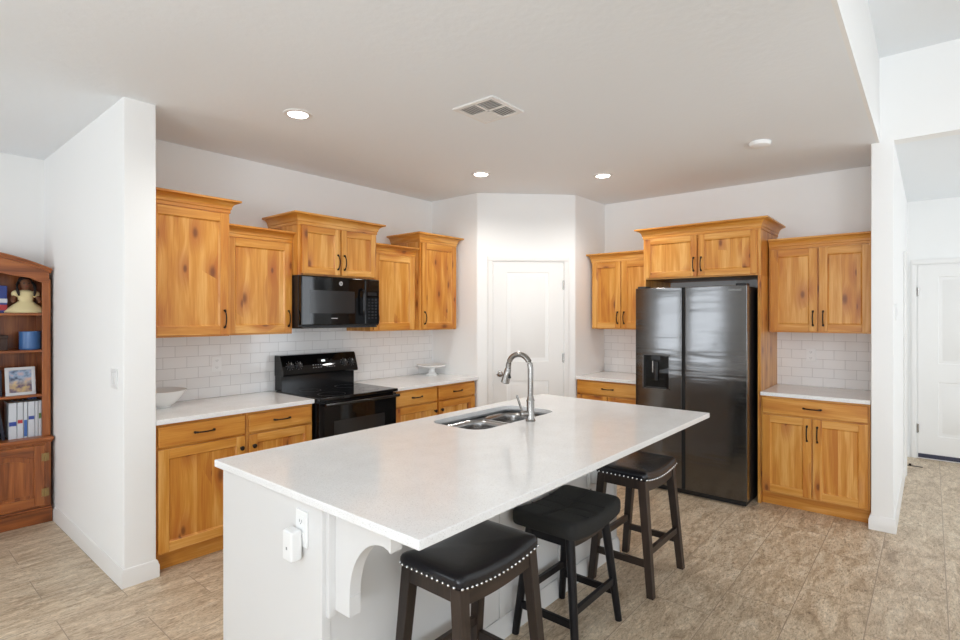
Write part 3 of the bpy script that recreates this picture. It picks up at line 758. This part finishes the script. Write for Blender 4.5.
def microwave():
    w = .752; h = .398; d = .44
    t = thing('microwave', 'black over-the-range microwave under the short two-door cabinet', 'microwave', (2.210, 3.655, 1.442))
    MB().box(0, w, .03, YN-3.655-.012, .0, h).build('body', M['black_plastic'], t, bevel=.002)
    dr = MB().box(0.002, w-.155, -.012, .03, .012, h-.004).build('door', M['black_glass'], t, bevel=.008, seg=3)
    MB().box(.075, .490, -.0132, -.012, .105, .285).build('window', M['oven_glass'], dr)
    hd = MB().tube([(.56, -.012, .305), (.56, -.038, .298), (.56, -.046, .27), (.56, -.046, .13), (.56, -.038, .102), (.56, -.012, .095)], .011, 12).build('handle', M['black_gloss'], dr)
    cp = MB().box(w-.153, w-.002, -.012, .03, .012, h-.004).build('control_panel', M['black_glass'], t, bevel=.008, seg=3)
    bt = MB()
    for r in range(7):
        for c in range(3): bt.box(w-.125+c*.036, w-.103+c*.036, -.0128, -.012, .06+r*.026, .074+r*.026)
    bt.build('keypad', M['oven_glass'], cp)
    MB().box(w-.128, w-.030, -.0128, -.012, .255, .285).build('display_window', M['oven_glass'], cp)
    em = MB().tube([(.355, -.012, .345), (.355, -.0145, .345)], .017, 28).build('round_emblem', M['grey_print'], dr)
    text_mesh('emblem_lettering', 'GE', .02, M['black_plastic'], em, (.355, -.0148, .345), (PI/2, 0, 0))
    MB().box(.265, .325, -.0128, -.012, .062, .069).build('badge', M['grey_print'], dr)
    MB().box(.02, w-.02, .0, .34, -.012, .0).build('vent_grille', M['black_plastic'], t)
microwave()

# ------------------------------------------------------------------ fridge
def fridge():
    xf = 4.585; y1 = 2.038; w = .926
    t = thing('fridge', 'tall dark stainless side-by-side fridge in the alder surround', 'fridge', (xf, y1, 0), E_)
    S = M['black_steel']
    MB().box(.006, w-.006, .075, XE-xf-.03, .04, 1.765).build('body', M['black_plastic'], t, bevel=.004)
    MB().box(.02, w-.02, .05, .55, 0.0, .05).build('base_grille', M['black_plastic'], t)
    def leaf(name, x0, x1):
        n = 14; poly = []
        for k in range(n+1):
            u = k/n; poly.append((x0+(x1-x0)*u, -.006*math.sin(PI*u)**.7))
        poly += [(x1, .07), (x0, .07)]
        return MB().prism(poly, 'z', .052, 1.772).build(name, S, t, bevel=.004, angle=25)
    xm = .420
    dl = leaf('freezer_door', 0, xm-.008)
    dr = leaf('fridge_door', xm+.022, w)
    # dark recessed grips along the meeting edges
    MB().box(xm-.007, xm+.021, .012, .07, .055, 1.77).build('grip_channel', M['dark_gap'], t)
    # water dispenser, recessed
    x0, x1, z0, z1 = .072, .310, .885, 1.187
    fr = MB()
    fr.box(x0-.004, x1+.004, -.0082, -.002, z0-.004, z0+.006).box(x0-.004, x1+.004, -.0082, -.002, z1-.006, z1+.004).box(x0-.004, x0+.006, -.0082, -.002, z0, z1).box(x1-.006, x1+.004, -.0082, -.002, z0, z1)
    fr.build('dispenser_frame', M['black_steel'], dl)
    dp = MB().box(x0+.004, x1-.004, -.0075, -.003, z0+.004, z1-.004).build('dispenser_panel', M['black_glass'], dl)
    MB().box(.15, .235, -.020, -.0075, z1-.055, z1-.008).build('spout_housing', M['black_gloss'], dp, bevel=.006)
    MB().tube([(.165, -.014, 1.13), (.165, -.014, 1.03)], .006, 12).build('lever', M['nickel'], dp)
    MB().box(.182, .212, -.022, -.0076, .96, 1.125).build('paddle', M['oven_glass'], dp, bevel=.005)
    MB().box(.10, .285, -.022, -.0076, z0+.006, z0+.018).build('drip_tray', M['black_plastic'], dp, bevel=.003)
    text_mesh('brand_lettering', 'SAMSUNG', .021, M['grey_print'], dr, (w-.088, -.0058, 1.735), (PI/2, 0, 0))
    for x in (.05, w-.05):
        MB().box(x-.04, x+.04, .02, .12, 1.772, 1.79).build('hinge_cover', M['black_plastic'], t, bevel=.004)
        MB().cyl((x, .08, 0), (x, .08, .05), .018, 14).build('foot', M['black_plastic'], t)
fridge()

# ------------------------------------------------------------------ bar stools
def bent(a, b, s0, s1, mb, mi=0, yaw=True):
    """Square leg from a (bottom centre, half size s0) to b (top centre, half size s1)."""
    p = []
    for c, s in ((a, s0), (b, s1)): p += [(c[0]-s, c[1]-s, c[2]), (c[0]+s, c[1]-s, c[2]), (c[0]+s, c[1]+s, c[2]), (c[0]-s, c[1]+s, c[2])]
    return mb.hexa(p, mi)
def stool_leather(label, loc, group):
    t = thing('bar_stool', label, 'bar stool', loc, 0, group)
    HX_, HY_ = .232, .152; zt = .607                                 # half seat size and apron top (ends)
    FX, FY = .225, .178                                              # foot centres
    TX, TY = .200, .122                                              # leg tops
    def leg_at(sx, sy, z): f = z/zt; return (sx*(FX+(TX-FX)*f), sy*(FY+(TY-FY)*f), z)
    for sx, sy in ((-1, -1), (1, -1), (1, 1), (-1, 1)):
        mb = MB(); bent(leg_at(sx, sy, 0), leg_at(sx, sy, zt+.012), .019, .0235, mb)
        mb.build('leg', M['walnut_v'], t, bevel=.003)
    sad = lambda x: .026*((x/HX_)**2-1.0)                            # dip in the middle of the long side
    # aprons: curved on the long sides, straight on the short ones
    for sy in (-1, 1):
        vs = []; n = 16; fs = []
        for k in range(n+1):
            x = -TX-.02+(2*TX+.04)*k/n; f = 1-(x/(TX+.02))**2
            zt_ = (.630+sad(x)); zb_ = zt_-.062+.004*f
            y0, y1 = sy*(TY+.020), sy*(TY-.004)
            vs += [(x, y0, zb_), (x, y1, zb_), (x, y1, zt_), (x, y0, zt_)]
        for k in range(n):
            for i in range(4): fs.append((4*k+i, 4*k+(i+1) % 4, 4*k+4+(i+1) % 4, 4*k+4+i))
        fs += [(3, 2, 1, 0), (4*n, 4*n+1, 4*n+2, 4*n+3)]
        MB().add(vs, fs).build('apron', M['walnut_h'], t, bevel=.002)
    for sx in (-1, 1):
        MB().box(sx*TX-.012+sx*.008, sx*TX+.012+sx*.008, -TY, TY, .570, .632).build('apron', M['walnut_v'], t, bevel=.002)
    for sy in (-1, 1):
        z = .235; a, b = leg_at(-1, sy, z), leg_at(1, sy, z)
        MB().box(a[0], b[0], a[1]-.011, a[1]+.011, z-.018, z+.018).build('stretcher', M['walnut_h'], t, bevel=.002)
    for sx in (-1, 1):
        z = .172; a, b = leg_at(sx, -1, z), leg_at(sx, 1, z)
        MB().box(a[0]-.011, a[0]+.011, a[1], b[1], z-.018, z+.018).build('stretcher', M['walnut_h'], t, bevel=.002)
    # saddle cushion
    nx, ny = 28, 18; vs = []; fs = []
    def top(x, y):
        e = max(abs(x)/HX_, abs(y)/HY_); q = (1-min(1, e)**6)
        return .596+sad(x)+.026+.030*(1-(y/HY_)**2)**.7*q
    loops = []
    per = []
    for k in range(nx): per.append((-HX_+2*HX_*k/nx, -HY_))
    for k in range(ny): per.append((HX_, -HY_+2*HY_*k/ny))
    for k in range(nx): per.append((HX_-2*HX_*k/nx, HY_))
    for k in range(ny): per.append((-HX_, HY_-2*HY_*k/ny))
    n = len(per)
    def ring(sc, dz, absz=None):
        out = []
        for x, y in per:
            X, Y = x*sc, y*sc
            r = math.hypot(max(0, abs(X)-(HX_*sc-.02)), max(0, abs(Y)-(HY_*sc-.02)))
            if r > .02: 
                X = math.copysign((HX_*sc-.02)+(abs(X)-(HX_*sc-.02))*.02/r, X); Y = math.copysign((HY_*sc-.02)+(abs(Y)-(HY_*sc-.02))*.02/r, Y)
            out.append((X, Y, .625+sad(x)+dz))
        return out
    prof = [(.97, 0), (.995, .001), (1.0, .006), (1.004, .018), (1.0, .030), (.975, .041), (.93, .048), (.84, .055), (.68, .060), (.45, .063), (.2, .064), (.02, .064)]
    for sc, dz in prof: vs += ring(sc, dz)
    for k in range(len(prof)-1):
        for i in range(n): fs.append((k*n+i, k*n+(i+1) % n, (k+1)*n+(i+1) % n, (k+1)*n+i))
    fs.append(tuple(range(n))[::-1]); fs.append(tuple(range((len(prof)-1)*n, len(prof)*n)))
    # inner rings use a flatter dip so that the seat is a clean saddle
    for k in range(len(prof)):
        sc = prof[k][0]
        for i in range(n):
            x, y, z = vs[k*n+i]; vs[k*n+i] = (x, y, .625+sad(x)+prof[k][1])
    MB().add(vs, fs).build('seat_cushion', M['leather'], t, angle=80)
    nail0 = None; k = 0
    pts = []
    for i in range(19):
        x = -HX_+.012+(2*HX_-.024)*i/18
        for sy in (-1, 1): pts.append((x, sy*(HY_*1.0+.001), .625+sad(x)+.007))
    for i in range(1, 12):
        y = -HY_+2*HY_*i/12
        for sx in (-1, 1): pts.append((sx*(HX_+.001), y, .625+sad(HX_)+.007))
    for p in pts:
        if nail0 is None: nail0 = MB().ball((0, 0, 0), .0056, 8, 6).build('nailhead', M['chrome'], t); o = nail0
        else: o = nail0.copy(); C.objects.link(o); o.parent = t
        o.location = p
    return t
def copy_tree(o, parent=None):
    c = o.copy(); C.objects.link(c)
    if parent: c.parent = parent
    for ch in list(o.children): copy_tree(ch, c)
    return c
s1 = stool_leather('black leather saddle stool with nailheads, in front of the corbel', (1.52, 1.328, 0), 'leather saddle bar stools')
s3 = copy_tree(s1); s3.location = (3.028, 1.336, 0)
s3['label'] = 'black leather saddle stool with nailheads, the one towards the fridge'

def stool_fabric():
    t = thing('bar_stool', 'black bar stool with thick square-stitched charcoal fabric seat, between the leather stools', 'bar stool', (2.285, 1.365, 0))
    FX, FY, TX, TY, zt = .212, .165, .165, .108, .535
    def leg_at(sx, sy, z): f = z/zt; return (sx*(FX+(TX-FX)*f), sy*(FY+(TY-FY)*f), z)
    for sx, sy in ((-1, -1), (1, -1), (1, 1), (-1, 1)):
        a, b = leg_at(sx, sy, 0), leg_at(sx, sy, zt)
        MB().tube([a, ((a[0]+b[0])/2, (a[1]+b[1])/2, zt/2), b], [.0175, .0205, .0225], 16).build('leg', M['black_wood'], t)
    for sy in (-1, 1):
        vs = []; fs = []; n = 12
        for k in range(n+1):
            x = -TX+2*TX*k/n; f = 1-(x/TX)**2; y0, y1 = sy*(TY+.012), sy*(TY-.010)
            zt_ = zt-.022*f*.6; zb_ = zt-.062-.010*f
            vs += [(x, y0, zb_), (x, y1, zb_), (x, y1, zt_), (x, y0, zt_)]
        for k in range(n):
            for i in range(4): fs.append((4*k+i, 4*k+(i+1) % 4, 4*k+4+(i+1) % 4, 4*k+4+i))
        fs += [(3, 2, 1, 0), (4*n, 4*n+1, 4*n+2, 4*n+3)]
        MB().add(vs, fs).build('apron', M['walnut_h'], t, bevel=.002)
    for sx in (-1, 1):
        MB().box(sx*TX-.011, sx*TX+.011, -TY, TY, zt-.062, zt-.002).build('apron', M['black_wood'], t, bevel=.002)
    for sy in (-1, 1):
        z = .20; a, b = leg_at(-1, sy, z), leg_at(1, sy, z); MB().box(a[0], b[0], a[1]-.010, a[1]+.010, z-.017, z+.017).build('stretcher', M['black_wood'], t, bevel=.003)
    for sx in (-1, 1):
        z = .145; a, b = leg_at(sx, -1, z), leg_at(sx, 1, z); MB().box(a[0]-.010, a[0]+.010, a[1], b[1], z-.017, z+.017).build('stretcher', M['black_wood'], t, bevel=.003)
    hx, hy = .248, .172
    nx, ny = 32, 22
    per = [(-hx+2*hx*k/nx, -hy) for k in range(nx)]+[(hx, -hy+2*hy*k/ny) for k in range(ny)]+[(hx-2*hx*k/nx, hy) for k in range(nx)]+[(-hx, hy-2*hy*k/ny) for k in range(ny)]
    n = len(per); R = .035
    prof = [(.90, 0), (.965, .001), (.99, .008), (1.0, .022), (1.0, .048), (.992, .062), (.97, .072), (.93, .0775), (.80, .080), (.55, .081), (.3, .081), (.02, .081)]
    vs = []; fs = []
    for sc, dz in prof:
        for x, y in per:
            X, Y = x*sc, y*sc; cx, cy = hx*sc-R, hy*sc-R
            r = math.hypot(max(0, abs(X)-cx), max(0, abs(Y)-cy))
            if abs(X) > cx and abs(Y) > cy and r > R and cx > 0 and cy > 0: X = math.copysign(cx+(abs(X)-cx)*R/r, X); Y = math.copysign(cy+(abs(Y)-cy)*R/r, Y)
            seam = -.006*math.exp(-(X/.006)**2) - .006*math.exp(-(Y/.006)**2) if dz > .07 else 0
            vs.append((X, Y, zt-.006+dz+.026*((X/hx)**2-.6)+(seam if sc < .95 else 0)))
    for k in range(len(prof)-1):
        for i in range(n): fs.append((k*n+i, k*n+(i+1) % n, (k+1)*n+(i+1) % n, (k+1)*n+i))
    fs.append(tuple(range(n))[::-1]); fs.append(tuple(range((len(prof)-1)*n, len(prof)*n)))
    cu = MB().add(vs, fs).build('seat_cushion', M['fabric'], t, angle=80)
    zs = zt+.075
    def surf(X, Y): return zt+.0752+.026*((X/hx)**2-.6)
    sm = MB(); sm.tube([(hx*.94*(2*k/16-1), 0, surf(hx*.94*(2*k/16-1), 0)) for k in range(17)], .0022, 6); 
    for q in (-.33, .33): sm.tube([(q*hx, hy*.94*(2*k/8-1), surf(q*hx, 0)) for k in range(9)], .0022, 6)
    sm.build('seam', M['fabric'], cu)
stool_fabric()

# ------------------------------------------------------------------ things on the counters
tag(MB().lathe([(0, 0), (.062, 0), (.066, .006), (.066, .012), (.085, .022), (.118, .055), (.142, .088), (.156, .112), (.158, .115), (.155, .116), (.138, .090), (.112, .060), (.08, .030), (.05, .020), (0, .018)], n=48).build('bowl', M['porcelain'], loc=(1.345, 3.945, .914), angle=50),
    'round white bowl on the counter beside the stub wall', 'bowl')
cs_ = thing('cake_stand', 'white footed cake stand on the counter corner by the pantry', 'cake stand', (3.885, 3.94, .914))
MB().lathe([(0, 0), (.060, 0), (.062, .006), (.055, .014), (.034, .028), (.030, .045), (.034, .070), (.045, .078), (0, .078)], n=36).build('pedestal', M['porcelain'], cs_, angle=50)
MB().lathe([(0, .078), (.07, .079), (.11, .086), (.150, .098), (.155, .108), (.152, .110), (.142, .102), (.105, .094), (0, .092)], n=48).build('plate', M['porcelain'], cs_, angle=50)

# ------------------------------------------------------------------ ceiling fittings
def can(label, x, y):
    t = thing('ceiling_light', label, 'ceiling light', (x, y, ZC), 0, 'recessed ceiling lights')
    MB().lathe([(.058, 0), (.085, 0), (.083, -.005), (.062, -.008), (.058, -.004)], n=36).build('trim_ring', M['trim'], t)
    MB().lathe([(0, -.003), (.058, -.003), (.058, -.0045), (0, -.0065)], n=32).build('lens', M['lens'], t)
    l = bpy.data.lights.new('downlight', 'SPOT'); l.energy = 26; l.spot_size = math.radians(155); l.spot_blend = .7; l.shadow_soft_size = .06; l.color = (1, .97, .92)
    o = bpy.data.objects.new('downlight', l); C.objects.link(o); o.parent = t; o.location = (0, 0, -.03)
can('lit recessed ceiling light over the counter by the stub wall', 1.768, 2.951)
can('lit recessed ceiling light in front of the pantry door', 3.545, 2.988)
can('lit recessed ceiling light in front of the fridge', 4.276, 2.202)
def vent():
    t = thing('ceiling_vent', 'square white four-way air vent in the kitchen ceiling', 'air vent', (2.466, 2.02, ZC))
    s = .152
    MB().box(-s+.02, s-.02, -s+.02, s-.02, -.004, -.001).build('backing', M['plastic_grey'], t)
    f = MB().box(-s, s, -s, -s+.03, -.010, 0).box(-s, s, s-.03, s, -.010, 0).box(-s, -s+.03, -s+.03, s-.03, -.010, 0).box(s-.03, s, -s+.03, s-.03, -.010, 0)
    f.box(-.009, .009, -s+.03, s-.03, -.010, -.002).box(-s+.03, s-.03, -.009, .009, -.010, -.002)
    f.build('frame', M['trim'], t, bevel=.002)
    for qx in (-1, 1):
        for qy in (-1, 1):
            sl = MB(); along = (qx*qy > 0)
            for k in range(6):
                c = .019+.0185*k; th = .0026; lean = -.012 if (qx > 0 and qy > 0) else .009
                a0, a1 = sorted((qx*.009, qx*(s-.03))); b0, b1 = sorted((qy*.009, qy*(s-.03)))
                if along:
                    x = qx*c; sl.hexa([(x-th, b0, -.0105), (x+th, b0, -.0105), (x+th, b1, -.0105), (x-th, b1, -.0105), (x-th+lean, b0, -.003), (x+th+lean, b0, -.003), (x+th+lean, b1, -.003), (x-th+lean, b1, -.003)])
                else:
                    y = qy*c; sl.hexa([(a0, y-th, -.0105), (a1, y-th, -.0105), (a1, y+th, -.0105), (a0, y+th, -.0105), (a0, y-th+lean, -.003), (a1, y-th+lean, -.003), (a1, y+th+lean, -.003), (a0, y+th+lean, -.003)])
            sl.build('louvre', M['trim'], t)
vent()
tag(MB().lathe([(0, 0), (.07, 0), (.072, -.008), (.066, -.024), (.05, -.032), (0, -.034)], n=36).build('smoke_detector', M['plastic_white'], loc=(4.178, .93, ZC)), 'round white smoke detector on the ceiling near the fridge', 'smoke detector')

# ------------------------------------------------------------------ bookcase beyond the stub wall
BX0, BX1 = .06, .978; YB0, YB1 = 5.0, 5.35; YH = 5.05
def bookcase():
    t = thing('bookcase', 'brown wooden hutch bookcase with arched top beside the stub wall', 'bookcase', (0, 0, 0))
    v, h = M['oak_v'], M['oak_h']; cx = (BX0+BX1)/2
    # base
    MB().box(BX0+.01, BX1-.006, YB0+.02, YB1, .10, .60).build('base_carcass', v, t, bevel=.002)
    MB().box(BX0+.004, BX1, YB0-.004, YB1, 0, .10, 0).box(BX0+.007, BX1-.002, YB0+.004, YB1, .10, .118).build('plinth', h, t, bevel=.006, seg=3)
    MB().box(BX0, BX1+.006, YB0-.012, YB1, .604, .632).box(BX0+.006, BX1, YB0+.004, YB1, .588, .604).build('base_top', h, t, bevel=.007, seg=3)
    w2 = (BX1-BX0-.10)/2
    for k in range(2):
        x0 = BX0+.045+k*(w2+.008); x1 = x0+w2; z0, z1 = .135, .575; y0 = YB0
        d = MB()
        d.box(x0, x0+.06, y0, y0+.02, z0, z1).box(x1-.06, x1, y0, y0+.02, z0, z1)
        d.box(x0+.06, x1-.06, y0, y0+.02, z0, z0+.06, 1)
        arch = [(x0+.06, z1), (x0+.06, z1-.095)]
        for q in range(11): u = q/10; arch.append((x0+.06+(w2-.12)*u, z1-.095+.04*math.sin(PI*u)))
        arch += [(x1-.06, z1)]
        d.prism(arch, 'y', y0, y0+.02, 1)
        do = d.build('door', [v, h], t, bevel=.003)
        MB().box(x0+.055, x1-.055, y0+.010, y0+.02, z0+.055, z1-.05).build('panel', v, do)
        pa = [(x0+.085, z0+.085), (x1-.085, z0+.085), (x1-.085, z1-.125)]
        for q in range(11): u = q/10; pa.append((x1-.085-(w2-.17)*u, z1-.125+.035*math.sin(PI*u)))
        MB().prism(pa, 'y', y0+.005, y0+.011).build('raised_field', v, do, bevel=.004)
        hx = x1+.004 if k == 1 else x0-.004
        for z in (.225, .485): MB().box(hx-.022, hx+.022, y0-.004, y0+.001, z-.028, z+.028).cyl((hx, y0-.006, z-.03), (hx, y0-.006, z+.03), .0055, 10).build('hinge', M['brass'], do)
        kx = x0+.03 if k == 1 else x1-.03
        MB().ball((kx, y0-.018, .36), .014).cyl((kx, y0-.015, .36), (kx, y0, .36), .006, 10).build('knob', M['brass'], do)
    # hutch
    for x in (BX0+.012, BX1-.022-.012): MB().box(x, x+.022, YH+.018, YB1, .632, 1.865).build('side', v, t, bevel=.002)
    for x0 in (BX0+.002, BX1-.052): MB().box(x0, x0+.050, YH, YH+.02, .632, 1.80).build('stile', v, t, bevel=.003)
    MB().box(BX0+.02, BX1-.02, YB1-.012, YB1-.002, .632, 1.86).build('back', v, t)
    for z in (.945, 1.275, 1.548):
        MB().box(BX0+.034, BX1-.034, YH+.012, YB1-.012, z-.018, z).build('shelf', h, t, bevel=.004)
    # arched head with scalloped valance and moulded cornice
    def topz(x, base=1.868, rise=.115): return base+rise*math.cos((x-cx)/((BX1-BX0)/2)*PI/2)**.9 if abs(x-cx) < (BX1-BX0)/2-1e-6 else base
    n = 24; up = [(BX0+.010+(BX1-BX0-.02)*k/n, topz(BX0+.010+(BX1-BX0-.02)*k/n)-.02) for k in range(n+1)]
    lo = []
    for k in range(n+1):
        x = BX1-.010-(BX1-BX0-.02)*k/n; e = abs(x-cx)/((BX1-BX0)/2)
        z = 1.772 if e > .87 else (1.772+.040*min(1, (.87-e)/.16) if e > .6 else 1.812+.035*(1-(e/.6)**2))
        lo.append((x, z))
    MB().prism(up+lo, 'y', YH-.002, YH+.02).build('valance', h, t, bevel=.002)
    def arch_strip(y0, y1, dz0, dz1, ex=0.0):
        vs = []; fs = []; x0, x1 = BX0-ex, BX1+ex
        for k in range(n+1):
            x = x0+(x1-x0)*k/n; z = topz(min(max(x, BX0), BX1)); vs += [(x, y0, z+dz0), (x, y1, z+dz0), (x, y1, z+dz1), (x, y0, z+dz1)]
        for k in range(n):
            for i in range(4): fs.append((4*k+i, 4*k+(i+1) % 4, 4*k+4+(i+1) % 4, 4*k+4+i))
        fs += [(3, 2, 1, 0), (4*n, 4*n+1, 4*n+2, 4*n+3)]
        return vs, fs
    mb = MB(); mb.add(*arch_strip(YH-.016, YB1-.002, -.022, -.004)); mb.add(*arch_strip(YH-.028, YB1-.002, -.004, .012, .004))
    mb.build('cornice', h, t, bevel=.003)
bookcase()
ZS = (.632, .945, 1.275, 1.548)
white_pages = mat('book_cover_white', lin(205, 208, 214), .45); blue_print = mat('book_print_blue', lin(48, 70, 150), .5); red_print = mat('book_print_red', lin(178, 52, 56), .5)
navy = mat('book_cover_navy', lin(28, 32, 48), .5); mid_blue = mat('book_cover_blue', lin(58, 100, 168), .45); green_print = mat('book_print_green', lin(96, 120, 60), .5); paper = mat('book_paper', lin(226, 222, 210), .8)
def book(label, x, w, h, d, m, band=None, tilt=0.0, z=ZS[0], y=5.085, group='books on the lowest open shelf'):
    t = thing('book', label, 'book', (x, y, z), 0, group); t.rotation_euler = (0, tilt, 0)
    MB().box(0, .003, 0, d, 0, h).box(w-.003, w, 0, d, 0, h).box(0, w, -.002, .003, 0, h).build('cover', m, t, bevel=.001)
    MB().box(.003, w-.003, .003, d-.004, .004, h-.004).build('pages', paper, t)
    if band:
        bm_, z0, z1 = band; MB().box(.002, w-.002, -.0028, -.002, z0, z1).build('spine_label', bm_, t)
    return t
book('white book with blue spine label left of the leaning navy book', .627, .046, .235, .17, white_pages, (blue_print, .095, .12))
book('thin navy book leaning against the white books on the lowest shelf', .706, .018, .262, .16, navy, None, -.13)
book('thick white book with blue spine label, right of the leaning navy book', .742, .044, .262, .19, white_pages, (blue_print, .095, .125))
book('white book with red spine label on the lowest shelf', .790, .031, .262, .19, white_pages, (red_print, .110, .135))
book('white book with solid blue lower spine on the lowest shelf', .825, .022, .262, .18, white_pages, (mid_blue, .01, .13))
book('thick white book with dark blue spine label, beside the blue-bottomed spine', .851, .037, .262, .19, white_pages, (blue_print, .130, .155))
book('thin plain white book on the lowest shelf', .891, .016, .262, .18, white_pages, None)
book('white book with green emblem, last before the right side of the bookcase', .910, .018, .262, .18, white_pages, (green_print, .13, .17))
book('taller blue book standing behind the last white books', .885, .048, .288, .05, mid_blue, None, y=5.28)

# blue crock
M['glaze'] = mat('blue_glaze', lin(62, 104, 158), .3)
prof = [(0, 0), (.060, 0), (.064, .004)]
for k in range(9): prof += [(.066, .012+k*.013), (.0645, .0185+k*.013)]
prof += [(.066, .132), (.066, .136), (.061, .136), (.060, .02), (0, .015)]
tag(MB().lathe(prof, n=40).build('crock', M['glaze'], loc=(.876, 5.16, ZS[2])), 'ribbed blue ceramic crock on the middle shelf of the bookcase', 'crock')
# small dark box at the frame edge
bxm = mat('dark_box', lin(66, 44, 34), .6)
bx_ = thing('keepsake_box', 'dark brown keepsake box left of the blue crock', 'box', (.68, 5.17, ZS[2]))
MB().box(-.07, .07, 0, .11, 0, .085).build('box_body', bxm, bx_, bevel=.003); MB().box(-.073, .073, -.003, .113, .085, .11).build('lid', bxm, bx_, bevel=.004)
# photo frame
def picture_mat():
    m = mat('family_photo', (0.5, 0.5, 0.5, 1), .3)
    tc = N(m, 'ShaderNodeTexCoord'); n = N(m, 'ShaderNodeTexNoise'); n.inputs['Scale'].default_value = 22; n.inputs['Detail'].default_value = 5
    L(m, tc.outputs['Object'], n.inputs['Vector'])
    sp = N(m, 'ShaderNodeSeparateXYZ'); L(m, tc.outputs['Object'], sp.inputs[0])
    top = ramp(m, [(.35, lin(70, 86, 110)), (.5, lin(150, 170, 196)), (.65, lin(206, 170, 170))]); L(m, n.outputs['Fac'], top.inputs[0])
    low = ramp(m, [(.35, lin(90, 74, 104)), (.5, lin(178, 150, 120)), (.65, lin(214, 186, 108))]); L(m, n.outputs['Fac'], low.inputs[0])
    f = N(m, 'ShaderNodeMapRange'); f.inputs[1].default_value = .07; f.inputs[2].default_value = .13; L(m, sp.outputs[2], f.inputs[0])
    L(m, mixc(m, f.outputs[0], low.outputs[0], top.outputs[0]), P(m).inputs['Base Color']); return m
pf = thing('photo_frame', 'silver-white framed family photo leaning on the shelf above the books', 'photo frame', (.814, 5.10, ZS[1])); pf.rotation_euler = (-.2, 0, .0)
fm = mat('silver_frame', (.62, .62, .64, 1), .3, .3)
fw, fh = .172, .208
MB().box(-fw/2, fw/2, 0, .014, 0, .022).box(-fw/2, fw/2, 0, .014, fh-.022, fh).box(-fw/2, -fw/2+.022, 0, .014, .022, fh-.022).box(fw/2-.022, fw/2, 0, .014, .022, fh-.022).build('frame', fm, pf, bevel=.003)
MB().box(-fw/2+.02, fw/2-.02, .006, .010, .02, fh-.02).build('photo', picture_mat(), pf)
MB().hexa([(-.03, .014, .1), (.03, .014, .1), (.03, .016, .1), (-.03, .016, .1), (-.03, .014, .14), (.03, .014, .14), (.03, .016, .14), (-.03, .016, .14)]).build('easel_back', fm, pf)
# dark item at the edge of the same shelf
tag(MB().box(-.04, .04, 0, .03, 0, .19).build('book', navy, loc=(.672, 5.12, ZS[1]), rot=(-.12, 0, 0), bevel=.002), 'dark upright album left of the framed photo', 'book')
# striped box on the top shelf
fl_ = thing('decorative_tin', 'blue, white and red banded tin left of the doll', 'tin', (.690, 5.16, ZS[3]))
MB().box(-.055, .055, 0, .09, 0, .20).build('tin_body', mat('tin_blue', lin(40, 58, 130), .4), fl_, bevel=.004)
for z0, z1, mm in ((.02, .06, red_print), (.075, .105, white_pages)): MB().box(-.0555, .0555, -.0006, .0906, z0, z1).build('band', mm, fl_)

# seated doll
def doll():
    skin = mat('doll_brown_skin', lin(120, 78, 54), .6); dress = mat('doll_cream_dress', lin(234, 218, 168), .8); hair = mat('doll_black_hair', lin(28, 20, 18), .7); eye = mat('doll_eye', (.01, .01, .01, 1), .3); lip = mat('doll_lips', lin(150, 60, 52), .5)
    t = thing('doll', 'seated doll with dark braids and cream dress on the top shelf', 'doll', (.852, 5.185, ZS[3])); t.scale = (1.2, 1.05, 1.08)
    J = [((0, .01, .055), .036), ((0, .005, .10), .034), ((0, 0, .138), .030), ((0, -.002, .160), .013), ((0, -.006, .185), .030), ((0, -.006, .215), .034), ((0, -.004, .240), .022),
         ((.042, 0, .140), .016), ((.062, -.02, .100), .013), ((.064, -.05, .072), .011), ((-.042, 0, .140), .016), ((-.062, -.02, .100), .013), ((-.064, -.05, .072), .011),
         ((.022, -.012, .034), .020), ((.026, -.03, .026), .014), ((-.022, -.012, .034), .020), ((-.026, -.03, .026), .014)]
    E = [(0,1),(1,2),(2,3),(3,4),(4,5),(5,6),(2,7),(7,8),(8,9),(2,10),(10,11),(11,12),(0,13),(13,14),(0,15),(15,16)]
    me = bpy.data.meshes.new('body'); me.from_pydata([j[0] for j in J], E, []); o = bpy.data.objects.new('body', me); C.objects.link(o); o.parent = t; me.materials.append(skin)
    sk = o.modifiers.new('skin', 'SKIN'); sk.use_smooth_shade = True
    for i, j in enumerate(J): me.skin_vertices[0].data[i].radius = (j[1]*.92, j[1]*.92)
    me.skin_vertices[0].data[0].use_root = True
    o.modifiers.new('sub', 'SUBSURF').levels = 2; o.modifiers['sub'].render_levels = 2
    MB().lathe([(.0, .002), (.105, .002), (.108, .010), (.096, .024), (.070, .05), (.042, .075), (.036, .085), (.041, .12), (.044, .14), (.034, .153), (.018, .160), (0, .161)], (0, -.005, 0), 32).xf(Matrix.Diagonal((1, .82, 1, 1))).build('dress', dress, t, angle=70)
    for s in (-1, 1): MB().ball((s*.046, -.006, .132), .024, 14, 10).build('sleeve', dress, t)
    MB().ball((0, .012, .224), .037, 18, 12, (.98, .95, .92)).build('hair', hair, t)
    for s in (-1, 1):
        MB().tube([(s*.034, .0, .215), (s*.042, -.016, .195), (s*.044, -.030, .165), (s*.040, -.040, .140), (s*.036, -.043, .118)], [.007, .008, .008, .0075, .004], 10).build('braid', hair, t)
        MB().ball((s*.012, -.034, .206), .0045, 8, 6).build('eye', eye, t)
    MB().ball((0, -.0375, .197), .005, 8, 6).build('nose', skin, t)
    MB().ball((0, -.035, .186), .006, 8, 6, (1.2, .5, .5)).build('mouth', lip, t)
doll()
